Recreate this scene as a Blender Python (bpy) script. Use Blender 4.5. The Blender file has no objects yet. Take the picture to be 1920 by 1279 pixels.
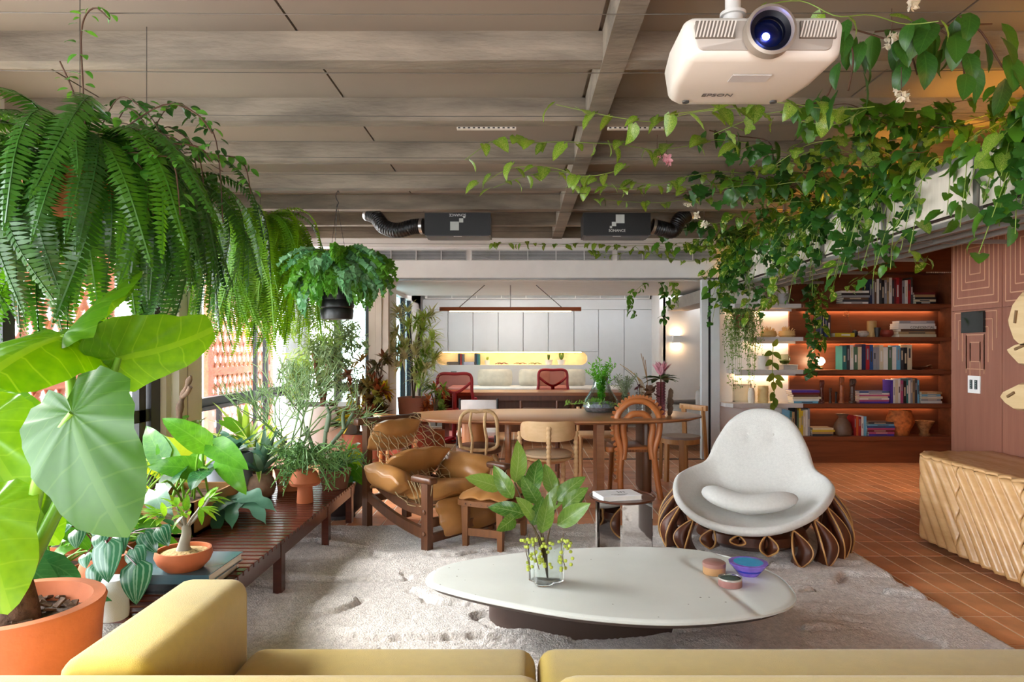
import bpy, bmesh, math, random
import numpy as np
from mathutils import Vector, Matrix, noise
PI = math.pi
R = random.Random(11)
sc = bpy.context.scene
C = sc.collection
# ------------------------------------------------------------------ camera
F, CX, CY, H = 1280.0, 976.0, 655.0, 1.35
cam = bpy.data.cameras.new('camera'); camo = bpy.data.objects.new('camera', cam); C.objects.link(camo)
cam.sensor_width = 36; cam.lens = 24; cam.clip_start = .05
cam.shift_x = -(CX-960)/1920; cam.shift_y = (CY-639.5)/1920
camo.location = (0, 0, H); camo.rotation_euler = (PI/2, 0, 0)
sc.camera = camo
# ------------------------------------------------------------------ world, sun, exposure
wd = bpy.data.worlds.new('world'); sc.world = wd; wd.use_nodes = True
bg = wd.node_tree.nodes['Background']; bg.inputs[0].default_value = (.90, .955, 1, 1); bg.inputs[1].default_value = 8.0
sun = bpy.data.lights.new('sun', 'SUN'); sun.energy = 6; sun.angle = .5; sun.color = (1, .965, .9)
suno = bpy.data.objects.new('sun', sun); C.objects.link(suno)
suno.rotation_euler = Vector((.74, -.22, -.62)).to_track_quat('-Z', 'Y').to_euler(); suno.location = (-6, 4, 6)
sc.view_settings.view_transform = 'Standard'; sc.view_settings.look = 'None'
sc.view_settings.gamma = 1; sc.view_settings.use_curve_mapping = False
sc.view_settings.exposure = 0.8
sc.cycles.max_bounces = 8; sc.cycles.diffuse_bounces = 4; sc.cycles.transparent_max_bounces = 12
sc.cycles.sample_clamp_indirect = 6; sc.cycles.caustics_reflective = False; sc.cycles.caustics_refractive = False

# ------------------------------------------------------------------ helpers
def W(x, y, D): return Vector(((x-CX)*D/F, D, H-(y-CY)*D/F))
def G(x, y, z=0.0): return W(x, y, F*(H-z)/(y-CY))
def h(s):
    def l(c): c /= 255; return c/12.92 if c <= .04045 else ((c+.055)/1.055)**2.4
    return tuple(l(int(s[i:i+2], 16)) for i in (0, 2, 4))
def lerp(a, b, t): return a+(b-a)*t
def sm(t): t = max(0, min(1, t)); return t*t*(3-2*t)
def spline(P, n):
    P = [Vector(p) for p in P]; out = []; k = len(P)-1
    for i in range(n):
        u = i/(n-1)*k; j = min(int(u), k-1); t = u-j
        a, b, c, d = P[max(j-1, 0)], P[j], P[j+1], P[min(j+2, k)]
        out.append(.5*((2*b)+(c-a)*t+(2*a-5*b+4*c-d)*t*t+(3*b-a-3*c+d)*t**3))
    return out
def loop_spline(P, n):
    P = [Vector(p) for p in P]; k = len(P); out = []
    for i in range(n):
        u = i/n*k; j = int(u); t = u-j
        a, b, c, d = P[j-1], P[j], P[(j+1) % k], P[(j+2) % k]
        out.append(.5*((2*b)+(c-a)*t+(2*a-5*b+4*c-d)*t*t+(3*b-a-3*c+d)*t**3))
    return out
def tag(o, label=None, cat=None, group=None, kind=None):
    if label: o['label'] = label
    if cat: o['category'] = cat
    if group: o['group'] = group
    if kind: o['kind'] = kind
    return o
def thing(name, label, cat, loc=(0, 0, 0), rotz=0, group=None):
    o = bpy.data.objects.new(name, None); C.objects.link(o); o.empty_display_size = .05
    o.location = loc; o.rotation_euler = (0, 0, rotz); return tag(o, label, cat, group)
def link(name, me, mat, par=None):
    o = bpy.data.objects.new(name, me); C.objects.link(o)
    if mat is not None and not me.materials: me.materials.append(mat)
    if par is not None: o.parent = par
    return o
class MB:
    def __init__(s): s.v = []; s.f = []
    def add(s, v, f):
        n = len(s.v); s.v += [tuple(p) for p in v]; s.f += [tuple(i+n for i in q) for q in f]; return s
    def box(s, c, d, M=None):
        v = [Vector((c[0]+a*d[0]/2, c[1]+b*d[1]/2, c[2]+e*d[2]/2)) for a in (-1, 1) for b in (-1, 1) for e in (-1, 1)]
        if M: v = [M @ p for p in v]
        return s.add(v, [(0, 1, 3, 2), (4, 6, 7, 5), (0, 4, 5, 1), (2, 3, 7, 6), (0, 2, 6, 4), (1, 5, 7, 3)])
    def bb(s, x0, x1, y0, y1, z0, z1): return s.box(((x0+x1)/2, (y0+y1)/2, (z0+z1)/2), (x1-x0, y1-y0, z1-z0))
    def beam(s, a, b, w, t, up=(0, 0, 1)):
        a = Vector(a); b = Vector(b); d = (b-a); L = d.length; d.normalize(); u = Vector(up)
        x = d.cross(u)
        if x.length < 1e-4: x = d.cross(Vector((1, 0, 0)))
        x.normalize(); u = x.cross(d)
        M = Matrix((x, d, u)).transposed().to_4x4(); M.translation = (a+b)/2
        return s.box((0, 0, 0), (w, L, t), M)
    def tube(s, P, r, n=8, cap=True, closed=False):
        P = [Vector(p) for p in P]; m = len(P); V = []; Fc = []
        up = None
        for i, p in enumerate(P):
            if closed: t = P[(i+1) % m]-P[i-1]
            else: t = P[min(i+1, m-1)]-P[max(i-1, 0)]
            if t.length < 1e-9: t = Vector((0, 0, 1))
            t.normalize()
            if up is None:
                up = t.cross(Vector((0, 0, 1)))
                if up.length < .05: up = t.cross(Vector((1, 0, 0)))
            up = (up-t*up.dot(t)); up.normalize(); q = t.cross(up)
            rr = r[i] if isinstance(r, (list, tuple)) else r
            for k in range(n):
                a = 2*PI*k/n; V.append(p+(up*math.cos(a)+q*math.sin(a))*rr)
        for i in range(m if closed else m-1):
            for k in range(n):
                j = (i+1) % m
                Fc.append((i*n+k, i*n+(k+1) % n, j*n+(k+1) % n, j*n+k))
        if cap and not closed: Fc += [tuple(range(n))[::-1], tuple((m-1)*n+k for k in range(n))]
        return s.add(V, Fc)
    def lathe(s, prof, n=24, c=(0, 0, 0), sx=1, sy=1, wob=None, caps=True):
        V = []; Fc = []; m = len(prof)
        for (r, z) in prof:
            for k in range(n):
                a = 2*PI*k/n; q = r*(wob(a, z) if wob else 1)
                V.append((c[0]+q*math.cos(a)*sx, c[1]+q*math.sin(a)*sy, c[2]+z))
        for i in range(m-1):
            for k in range(n): Fc.append((i*n+k, i*n+(k+1) % n, (i+1)*n+(k+1) % n, (i+1)*n+k))
        if caps and prof[0][0] > 1e-6: Fc.append(tuple(range(n))[::-1])
        if caps and prof[-1][0] > 1e-6: Fc.append(tuple((m-1)*n+k for k in range(n)))
        return s.add(V, Fc)
    def prism(s, poly, z0, z1, M=None):
        n = len(poly); V = [Vector((p[0], p[1], z0)) for p in poly]+[Vector((p[0], p[1], z1)) for p in poly]
        if M: V = [M @ p for p in V]
        return s.add(V, [tuple(range(n))[::-1], tuple(range(n, 2*n))]+[(i, (i+1) % n, n+(i+1) % n, n+i) for i in range(n)])
    def grid(s, rows, closed=False):
        m = len(rows); n = len(rows[0]); V = [p for r in rows for p in r]; Fc = []
        for i in range(m-1):
            for k in range(n if closed else n-1):
                Fc.append((i*n+k, i*n+(k+1) % n, (i+1)*n+(k+1) % n, (i+1)*n+k))
        return s.add(V, Fc)
    def rbox(s, c, d, r, seg=3, M=None, puff=0):
        bm = bmesh.new(); bmesh.ops.create_cube(bm, size=1)
        for v in bm.verts: v.co = Vector((v.co.x*d[0], v.co.y*d[1], v.co.z*d[2]))
        if puff:
            bmesh.ops.subdivide_edges(bm, edges=bm.edges[:], cuts=5, use_grid_fill=True)
            for v in bm.verts:
                q = [v.co[i]/(d[i]/2) for i in range(3)]
                for i in range(3):
                    o1, o2 = q[(i+1) % 3], q[(i+2) % 3]
                    v.co[i] *= 1-puff*(o1*o1+o2*o2)*.5
        elif r > 0: bmesh.ops.bevel(bm, geom=bm.edges[:], offset=r, segments=seg, profile=.5, affect='EDGES')
        bm.verts.index_update(); c = Vector(c)
        V = [(M @ v.co if M else v.co)+c for v in bm.verts]
        s.add(V, [tuple(v.index for v in f.verts) for f in bm.faces]); bm.free(); return s
    def mesh(s, name, smooth=40):
        me = bpy.data.meshes.new(name); me.from_pydata(s.v, [], s.f); me.update()
        bm = bmesh.new(); bm.from_mesh(me); bmesh.ops.recalc_face_normals(bm, faces=bm.faces[:]); bm.to_mesh(me); bm.free()
        if smooth:
            for p in me.polygons: p.use_smooth = True
            me.set_sharp_from_angle(angle=math.radians(smooth))
        return me
    def o(s, name, mat, par=None, smooth=40, ab=False, sub=0):
        if ab and par is not None:
            c, q = math.cos(-par.rotation_euler.z), math.sin(-par.rotation_euler.z); L = par.location
            s.v = [((x-L.x)*c-(y-L.y)*q, (x-L.x)*q+(y-L.y)*c, z-L.z) for x, y, z in s.v]
        ob = link(name, s.mesh(name, smooth), mat, par)
        if sub: m = ob.modifiers.new('sub', 'SUBSURF'); m.levels = sub; m.render_levels = sub
        return ob
def copy_tree(o, parent=None):
    c = o.copy(); C.objects.link(c); c.parent = parent
    for ch in list(o.children): copy_tree(ch, c)
    return c
def orient(tip, nrm=(0, 0, 1)):
    x = Vector(tip).normalized(); n = Vector(nrm); y = n.cross(x)
    if y.length < 1e-4: y = Vector((0, 1, 0)).cross(x)
    y.normalize(); z = x.cross(y)
    return Matrix((x, y, z)).transposed()
def rv(s=1): return Vector((R.uniform(-s, s), R.uniform(-s, s), R.uniform(-s, s)))
def text(name, body, size, mat, par, M, ext=.0006):
    cu = bpy.data.curves.new(name, 'FONT'); cu.body = body; cu.size = size; cu.extrude = ext; cu.align_x = 'CENTER'; cu.align_y = 'CENTER'
    t = bpy.data.objects.new(name, cu); C.objects.link(t)
    dg = bpy.context.evaluated_depsgraph_get(); me = bpy.data.meshes.new_from_object(t.evaluated_get(dg)); me.name = name
    bpy.data.objects.remove(t)
    o = link(name, me, mat, par); o.matrix_local = M; return o

# ------------------------------------------------------------------ materials
MC = {}
def nm(name):
    m = bpy.data.materials.new(name); m.use_nodes = True; nt = m.node_tree
    return m, nt, nt.nodes['Principled BSDF']
def ramp(nt, fac, cols):
    r = nt.nodes.new('ShaderNodeValToRGB'); e = r.color_ramp.elements
    while len(e) < len(cols): e.new(.5)
    for i, (p, c) in enumerate(cols): e[i].position = p; e[i].color = (*c, 1)
    nt.links.new(fac, r.inputs[0]); return r.outputs[0]
def coords(nt, scale=(1, 1, 1), kind='Object', rot=(0, 0, 0)):
    t = nt.nodes.new('ShaderNodeTexCoord'); m = nt.nodes.new('ShaderNodeMapping'); m.inputs['Scale'].default_value = scale
    m.inputs['Rotation'].default_value = rot
    nt.links.new(t.outputs[kind], m.inputs[0]); return m.outputs[0]
def nz(nt, vec, scale, detail=4, rough=.55):
    n = nt.nodes.new('ShaderNodeTexNoise'); n.inputs['Scale'].default_value = scale; n.inputs['Detail'].default_value = detail
    n.inputs['Roughness'].default_value = rough; nt.links.new(vec, n.inputs['Vector']); return n.outputs['Fac']
def bumpn(nt, b, fac, st, dist=.01):
    bp = nt.nodes.new('ShaderNodeBump'); bp.inputs['Strength'].default_value = st; bp.inputs['Distance'].default_value = dist
    nt.links.new(fac, bp.inputs['Height']); nt.links.new(bp.outputs[0], b.inputs['Normal'])
def mat(hexc, rough=.5, metal=0, var=.12, scale=6, bump=0, bscale=80, stretch=(1, 1, 1), spec=.5, sheen=0, rnd=0):
    key = (hexc, rough, metal, var, scale, bump, bscale, stretch, rnd)
    if key in MC: return MC[key]
    m, nt, b = nm('m_'+hexc); c = h(hexc)
    v = coords(nt, stretch); f = nz(nt, v, scale)
    col = ramp(nt, f, [(.3, tuple(x*(1-var) for x in c)), (.7, tuple(min(1, x*(1+var)) for x in c))])
    if rnd:
        oi = nt.nodes.new('ShaderNodeObjectInfo'); hs = nt.nodes.new('ShaderNodeHueSaturation')
        mr = nt.nodes.new('ShaderNodeMapRange'); mr.inputs[3].default_value = 1-rnd; mr.inputs[4].default_value = 1+rnd
        nt.links.new(oi.outputs['Random'], mr.inputs[0]); nt.links.new(mr.outputs[0], hs.inputs['Value']); nt.links.new(col, hs.inputs['Color']); col = hs.outputs[0]
    nt.links.new(col, b.inputs['Base Color'])
    b.inputs['Roughness'].default_value = rough; b.inputs['Metallic'].default_value = metal; b.inputs['Specular IOR Level'].default_value = spec
    if sheen: b.inputs['Sheen Weight'].default_value = sheen
    if bump: bumpn(nt, b, nz(nt, coords(nt, stretch), bscale, 3), bump)
    MC[key] = m; return m
def wood(c1, c2, axis=0, rough=.4, scale=3.0, rnd=.12):
    key = ('w', c1, c2, axis, rough, scale)
    if key in MC: return MC[key]
    m, nt, b = nm('wood_'+c1); s = [9.0, 9.0, 9.0]; s[axis] = .7
    v = coords(nt, tuple(s)); f = nz(nt, v, scale, 6, .65)
    col = ramp(nt, f, [(.3, h(c1)), (.72, h(c2))])
    oi = nt.nodes.new('ShaderNodeObjectInfo'); hs = nt.nodes.new('ShaderNodeHueSaturation')
    mr = nt.nodes.new('ShaderNodeMapRange'); mr.inputs[3].default_value = 1-rnd; mr.inputs[4].default_value = 1+rnd
    nt.links.new(oi.outputs['Random'], mr.inputs[0]); nt.links.new(mr.outputs[0], hs.inputs['Value']); nt.links.new(col, hs.inputs['Color'])
    nt.links.new(hs.outputs[0], b.inputs['Base Color']); b.inputs['Roughness'].default_value = rough
    bumpn(nt, b, f, .12, .004); MC[key] = m; return m
def emis(hexc, st):
    key = ('e', hexc, st)
    if key in MC: return MC[key]
    m, nt, b = nm('glow_'+hexc); b.inputs['Base Color'].default_value = (*h(hexc), 1)
    b.inputs['Emission Color'].default_value = (*h(hexc), 1); b.inputs['Emission Strength'].default_value = st; MC[key] = m; return m
def glass(hexc='ffffff', rough=.02, thin=True, alpha=.12):
    key = ('g', hexc, thin, alpha)
    if key in MC: return MC[key]
    m, nt, b = nm('glass_'+hexc)
    if thin:   # thin pane: mostly clear, a little mirror
        nt.nodes.remove(b); tr = nt.nodes.new('ShaderNodeBsdfTransparent'); tr.inputs[0].default_value = (*h(hexc), 1)
        gl = nt.nodes.new('ShaderNodeBsdfGlossy'); gl.inputs['Roughness'].default_value = rough; mx = nt.nodes.new('ShaderNodeMixShader')
        fr = nt.nodes.new('ShaderNodeFresnel'); fr.inputs[0].default_value = 1.45; ad = nt.nodes.new('ShaderNodeMath'); ad.operation = 'MULTIPLY'; ad.inputs[1].default_value = alpha*4
        nt.links.new(fr.outputs[0], ad.inputs[0]); nt.links.new(ad.outputs[0], mx.inputs[0])
        nt.links.new(tr.outputs[0], mx.inputs[1]); nt.links.new(gl.outputs[0], mx.inputs[2]); nt.links.new(mx.outputs[0], nt.nodes['Material Output'].inputs[0])
    else:
        b.inputs['Base Color'].default_value = (*h(hexc), 1); b.inputs['Transmission Weight'].default_value = 1; b.inputs['Roughness'].default_value = rough; b.inputs['IOR'].default_value = 1.45
    MC[key] = m; return m
def leafm(c1, c2, tr=.4, rough=.35, vein=None, rnd=.3, pattern=None):
    """c1..c2 by object random and noise; UV pattern: u along the leaf, v across (-1..1)"""
    key = ('l', c1, c2, tr, rough, vein, pattern)
    if key in MC: return MC[key]
    m, nt, b = nm('leaf_'+c1); L = nt.links
    oi = nt.nodes.new('ShaderNodeObjectInfo'); n = nz(nt, coords(nt), 9, 2)
    ad = nt.nodes.new('ShaderNodeMath'); ad.operation = 'MULTIPLY_ADD'; ad.inputs[1].default_value = .6
    mu = nt.nodes.new('ShaderNodeMath'); mu.operation = 'MULTIPLY'; mu.inputs[1].default_value = .6
    L.new(n, mu.inputs[0]); L.new(oi.outputs['Random'], ad.inputs[0]); L.new(mu.outputs[0], ad.inputs[2])
    col = ramp(nt, ad.outputs[0], [(.2, h(c1)), (.85, h(c2))])
    if vein:
        uv = nt.nodes.new('ShaderNodeTexCoord'); sp = nt.nodes.new('ShaderNodeSeparateXYZ'); L.new(uv.outputs['UV'], sp.inputs[0])
        def M(op, a, bb=None):
            q = nt.nodes.new('ShaderNodeMath'); q.operation = op
            for i, z in enumerate((a, bb)):
                if z is None: continue
                if isinstance(z, (int, float)): q.inputs[i].default_value = z
                else: L.new(z, q.inputs[i])
            return q.outputs[0]
        av = M('ABSOLUTE', sp.outputs[1])
        if pattern == 'melon':   # long arcs from base to tip
            st = M('SINE', M('MULTIPLY', av, 17.0)); fac = M('MULTIPLY', M('GREATER_THAN', M('ADD', st, M('MULTIPLY', n, .8)), 1.0), .38)
        elif pattern == 'vari':
            n2 = nz(nt, coords(nt, (30, 90, 30)), 1.0, 3); fac = M('GREATER_THAN', M('SUBTRACT', n2, M('MULTIPLY', av, .08)), .53)
        elif pattern == 'edge': fac = M('GREATER_THAN', av, .55)
        else:
            mid = M('LESS_THAN', av, .05)
            ch = M('SUBTRACT', sp.outputs[0], M('MULTIPLY', av, .22)); w = M('FRACT', M('MULTIPLY', ch, 9.0)); fac = M('MULTIPLY', M('MAXIMUM', mid, M('LESS_THAN', w, .07)), .3)
        mx = nt.nodes.new('ShaderNodeMix'); mx.data_type = 'RGBA'; L.new(fac, mx.inputs['Factor']); L.new(col, mx.inputs['A']); mx.inputs['B'].default_value = (*h(vein), 1); col = mx.outputs['Result']
    L.new(col, b.inputs['Base Color']); b.inputs['Roughness'].default_value = rough
    if tr:
        ts = nt.nodes.new('ShaderNodeBsdfTranslucent'); hs = nt.nodes.new('ShaderNodeHueSaturation'); hs.inputs['Hue'].default_value = .475; hs.inputs['Saturation'].default_value = 1.05; hs.inputs['Value'].default_value = 1.35
        L.new(col, hs.inputs['Color']); L.new(hs.outputs[0], ts.inputs[0]); ms = nt.nodes.new('ShaderNodeMixShader'); ms.inputs[0].default_value = tr
        L.new(b.outputs[0], ms.inputs[1]); L.new(ts.outputs[0], ms.inputs[2]); L.new(ms.outputs[0], nt.nodes['Material Output'].inputs[0])
    MC[key] = m; return m

# ------------------------------------------------------------------ leaf meshes
def leaf_from(rows, uvs, name):
    m = len(rows); n = len(rows[0]); V = [tuple(p) for r in rows for p in r]; U = [u for r in uvs for u in r]
    Fc = [(i*n+k, i*n+k+1, (i+1)*n+k+1, (i+1)*n+k) for i in range(m-1) for k in range(n-1)]
    me = bpy.data.meshes.new(name); me.from_pydata(V, [], Fc); me.update()
    uv = me.uv_layers.new(name='UVMap')
    for lp in me.loops: uv.data[lp.index].uv = U[lp.vertex_index]
    for p in me.polygons: p.use_smooth = True
    return me
def gleaf(L=1.0, W=.4, kind='oval', nu=7, nv=4, droop=.5, fold=.15, wave=0, wk=3, twist=0):
    def wf(t):
        if kind == 'oval': return math.sin(PI*min(1, t**.8))**.8
        if kind == 'heart': return (math.sin(PI*min(1, (.12+.88*t)**.62)) if t > 0 else .25)**.8*1.0
        if kind == 'strap': return (min(1, t*4+.3))*(1-t**3)**.7
        if kind == 'lance': return math.sin(PI*t**.6)**.9
        if kind == 'lobed': return math.sin(PI*min(1, (.08+.92*t)**.7))*(1+.28*math.cos(t*5*PI))
        return 1
    rows = []; uvs = []; x = z = 0.0
    for i in range(nu+1):
        t = i/nu; a = -droop*(t-.15); r = []; u = []
        if i: x += math.cos(a)*L/nu; z += math.sin(a)*L/nu
        w = W/2*max(.004, wf(t))
        for k in range(nv+1):
            v = -1+2*k/nv; tw = twist*t
            yy = v*w; zz = fold*abs(v)*w+wave*W*math.sin(wk*2*PI*t+(1 if v > 0 else 2.2))*abs(v)
            xb = -.14*L*abs(v)*(1-t)**3 if kind == 'heart' else 0
            r.append((x+xb+math.sin(a)*-zz*.5, yy*math.cos(tw)-zz*math.sin(tw), z+yy*math.sin(tw)+zz*math.cos(tw))); u.append((t, v))
        rows.append(r); uvs.append(u)
    return leaf_from(rows, uvs, 'leaf_'+kind)
def ear_leaf(L=1.0, W=.9, cup=.12, droop=.25, wave=.03, seed=0, nr=9, na=40):
    """big arrowhead leaf; stalk joins at the origin, tip on +x"""
    rows = []; uvs = []
    for i in range(nr+1):
        s = i/nr; r = []; u = []
        for k in range(na+1):
            a = -PI+2*PI*k/na; ca = math.cos(a)
            rad = .62+.38*max(0, ca)**4 if ca > 0 else .62-.06*(-ca)
            rad *= 1-.62*max(0, 1-(PI-abs(a))/.38) if abs(a) > PI-.38 else 1
            wv = 1+.025*math.sin(a*11+seed)
            px, py = s*rad*ca*L*wv*(1 if ca > 0 else .62), s*rad*math.sin(a)*W*wv*.82
            ribs = .018*math.sin(abs(a)*14)*s
            pz = -cup*(py*py)/W-droop*max(0, px)**2/L+ribs*L+wave*L*math.sin(a*6+seed)*s*s
            r.append((px, py, pz)); u.append(((s*ca)*.5+.5, s*math.sin(a)))
        rows.append(r); uvs.append(u)
    return leaf_from(rows, uvs, 'leaf_ear')
def frond(L, n, pl, pw, a0=.9, a1=-1.6, curl=1.0, sag=.35, crest=0, seed=0, bare=.06):
    rr = random.Random(seed); mb = MB(); P = []; x = z = 0; N = n
    for i in range(N+1):
        t = i/N; a = lerp(a0, a1, sm(t**.8*curl)); P.append((Vector((x, 0, z)), a)); x += math.cos(a)*L/N; z += math.sin(a)*L/N
    mb.tube([p for p, a in P[::max(1, N//12)]], L*.0035, 3, cap=False)
    for i in range(1, N+1):
        t = i/N
        if t < bare: continue
        p, a = P[i]; fw = Vector((math.cos(a), 0, math.sin(a))); up = Vector((-math.sin(a), 0, math.cos(a)))
        ln = pl*(min(1, .45+t*2.2))*(1-t**5*.92)*rr.uniform(.9, 1.08)
        for sgn in (1, -1):
            d = (Vector((0, sgn, 0))+fw*rr.uniform(.12, .34)-up*sag*rr.uniform(.3, 1.2)).normalized(); q = (fw-d*fw.dot(d)).normalized()
            w = pw*rr.uniform(.85, 1.15); nrm = d.cross(q)
            A = p-q*w*.35; B = p+q*w*.35; M1 = p+d*ln*.45-q*w*.5+nrm*w*.12; M2 = p+d*ln*.45+q*w*.5+nrm*w*.12; T = p+d*ln-up*ln*sag*.3
            if crest:
                M1 += q*rr.uniform(-1, 1)*w*crest+nrm*rr.uniform(-1, 1)*w*crest; M2 += nrm*rr.uniform(-1, 1)*w*crest
                T2 = T+q*w*.8+nrm*rr.uniform(-1, 1)*w*crest; T3 = T-q*w*.8
                mb.add([A, B, M2, M1, T, T2, T3], [(0, 1, 2, 3), (3, 2, 4), (2, 5, 4), (3, 4, 6)])
            else: mb.add([A, B, M2, M1, T], [(0, 1, 2, 3), (3, 2, 4)])
    me = bpy.data.meshes.new('frond'); me.from_pydata(mb.v, [], mb.f); me.update(); return me
class Bunch:
    """collects transformed copies of small leaf meshes into one mesh"""
    def __init__(s): s.V = []; s.F = []; s.U = []; s.n = 0; s.c = {}
    def add(s, me, M3, loc, sc_=1.0):
        if me.name not in s.c:
            a = np.empty(len(me.vertices)*3, dtype=np.float32); me.vertices.foreach_get('co', a)
            u = np.zeros((len(me.vertices), 2), dtype=np.float32)
            if me.uv_layers:
                for lp in me.loops: u[lp.vertex_index] = me.uv_layers[0].data[lp.index].uv
            s.c[me.name] = (a.reshape(-1, 3), [tuple(p.vertices) for p in me.polygons], u)
        a, f, u = s.c[me.name]
        s.V.append(a @ (np.array(M3).T*sc_)+np.array(loc)); s.F += [tuple(i+s.n for i in q) for q in f]; s.U.append(u); s.n += len(a)
    def o(s, name, m, par=None, ab=True, stuff=True):
        V = np.concatenate(s.V)
        if par is not None and ab:
            c, q = math.cos(-par.rotation_euler.z), math.sin(-par.rotation_euler.z); V = V-np.array(par.location)
            V = np.stack([V[:, 0]*c-V[:, 1]*q, V[:, 0]*q+V[:, 1]*c, V[:, 2]], 1)
        me = bpy.data.meshes.new(name); me.from_pydata(V.tolist(), [], s.F); me.update()
        U = np.concatenate(s.U); idx = np.empty(len(me.loops), dtype=np.int32); me.loops.foreach_get('vertex_index', idx)
        uv = me.uv_layers.new(name='UVMap'); uv.data.foreach_set('uv', U[idx].ravel())
        for p in me.polygons: p.use_smooth = True
        ob = link(name, me, m, par)
        if stuff: ob['kind'] = 'stuff'
        return ob
def put_leaf(me, m, par, loc, tip, nrm=(0, 0, 1), s=1.0, name='leaf'):
    o = bpy.data.objects.new(name, me); C.objects.link(o); o.parent = par
    if not me.materials: me.materials.append(m)
    elif me.materials[0] is not m:
        o.material_slots[0].link = 'OBJECT'; o.material_slots[0].material = m
    M = orient(tip, nrm).to_4x4()@Matrix.Scale(s, 4); pl = par.location
    c = math.cos(-par.rotation_euler.z); q = math.sin(-par.rotation_euler.z)
    M.translation = Vector(loc); Pm = Matrix.Translation(pl) @ Matrix.Rotation(par.rotation_euler.z, 4, 'Z')
    o.matrix_local = Pm.inverted() @ M; return o
# ================================================================== STRUCTURE
def struct(name, label, cat, mb, m, smooth=0): return tag(mb.o(name, m, None, smooth), label, cat, None, 'structure')
m_white = mat('e4e1de', .55, var=.03); m_conc = mat('776d60', .85, var=.42, scale=4.5, bump=.7, bscale=25, stretch=(.35, 1, 1.6))
m_panel = mat('82766a', .8, var=.06, scale=1.5); m_dark = mat('24272b', .35, var=.1); m_black = mat('141416', .4, var=.1)
# floor with tiles
ZT = 0.0
floor = struct('floor', 'terracotta tiled floor with pale grout running under the grey rug', 'floor', MB().bb(-3.1, 5.3, -2.2, 12.6, -.06, -.002), mat('f0e6da', .5, var=.05))
m_tile = mat('cc8a60', .34, var=.22, scale=5, rnd=.22, bump=.15, bscale=30)
tw, tl, gp = .137, .335, .0085
rugx0, rugx1, rugy0, rugy1 = -2.25, 2.17, .9, 5.14
cand = []
for i in range(-23, 39):
    for j in range(-6, 36):
        x = i*tw+.03; y = j*tl+.1
        if x < -3.1 or x > 5.15 or y < -2.1 or y > 11.7: continue
        if rugx0+.1 < x < rugx1-.25 and rugy0 < y < rugy1-.4: continue
        pxx = CX+x*F/max(y, .3); vis = y > 2.2 and 560 < pxx < 2000 and CY+H*F/max(y, .3) < 1240 and not (x > 2.9 and y < 4.9)
        cand.append((1/y**3 if vis else 0, x, y))
cand.sort(reverse=True)
tmesh = MB().rbox((0, 0, 0), (tw-gp, tl-gp, .008), .002, 1).mesh('tile', 0); tmesh.materials.append(m_tile)
rest = MB()
for k, (s, x, y) in enumerate(cand):
    if k < 300:
        o = link('tile', tmesh, None, floor); o.location = (x+tw/2, y+tl/2, ZT-.004)
    else: rest.box((x+tw/2, y+tl/2, ZT-.004), (tw-gp, tl-gp, .008))
tag(rest.o('tile_field', m_tile, floor, 0), kind='stuff')
# ceiling with ribs and panels
ZB, ZS = 2.70, 2.838
ceil = struct('ceiling', 'ribbed concrete ceiling with beige board panels between the beams', 'ceiling', MB().bb(-3.25, 5.3, -2.2, 8.4, ZS+.02, ZS+.12).bb(-3.25, -1.6, 8.4, 9.5, 2.7, ZS+.12), m_panel)
ys = [3.19+.845*i for i in range(-5, 7)]
xs = [-3.2, -2.49, -1.045, .37, .51, 1.95, 3.4, 5.25]
for a, b in zip(ys[:-1], ys[1:]):
    for u, v in zip(xs[:-1], xs[1:]):
        if v-u < .2: continue
        MB().bb(u+.006, v-.006, a+.1, b, ZS, ZS+.018).o('panel', m_panel, ceil, 0)
for y in ys:
    m = MB(); N = 50
    rows = []
    for e in ((0, 0), (0, 1), (1, 1), (1, 0)):
        rows.append([Vector((-3.2+8.4*k/N, y+e[0]*.1+.004*noise.noise((k*.6, y, e[0])), (ZS if e[1] == 0 else ZB+.005*noise.noise((k*.5, y*3, 4+e[0]))))) for k in range(N+1)])
    m.grid(rows); m.o('rib_beam', m_conc, ceil, 30)
MB().bb(.384, .50, -2.2, 8.38, ZB-.006, ZS+.01).o('main_beam', m_conc, ceil, 0)
# perforated vents beside the ribs
for (px_, y_) in ((912, 239), (1195, 238)):
    p = W(px_, y_, 4.15)
    vt = MB().box((p.x, 4.16, 2.695), (.36, .03, .012)).o('ceiling_vent', mat('c9c2b8', .5), ceil, 0)
    for k in range(12): MB().box((p.x-.165+.03*k, 4.145, 2.695), (.014, .004, .007)).o('vent_slot', m_black, vt, 0)
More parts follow.
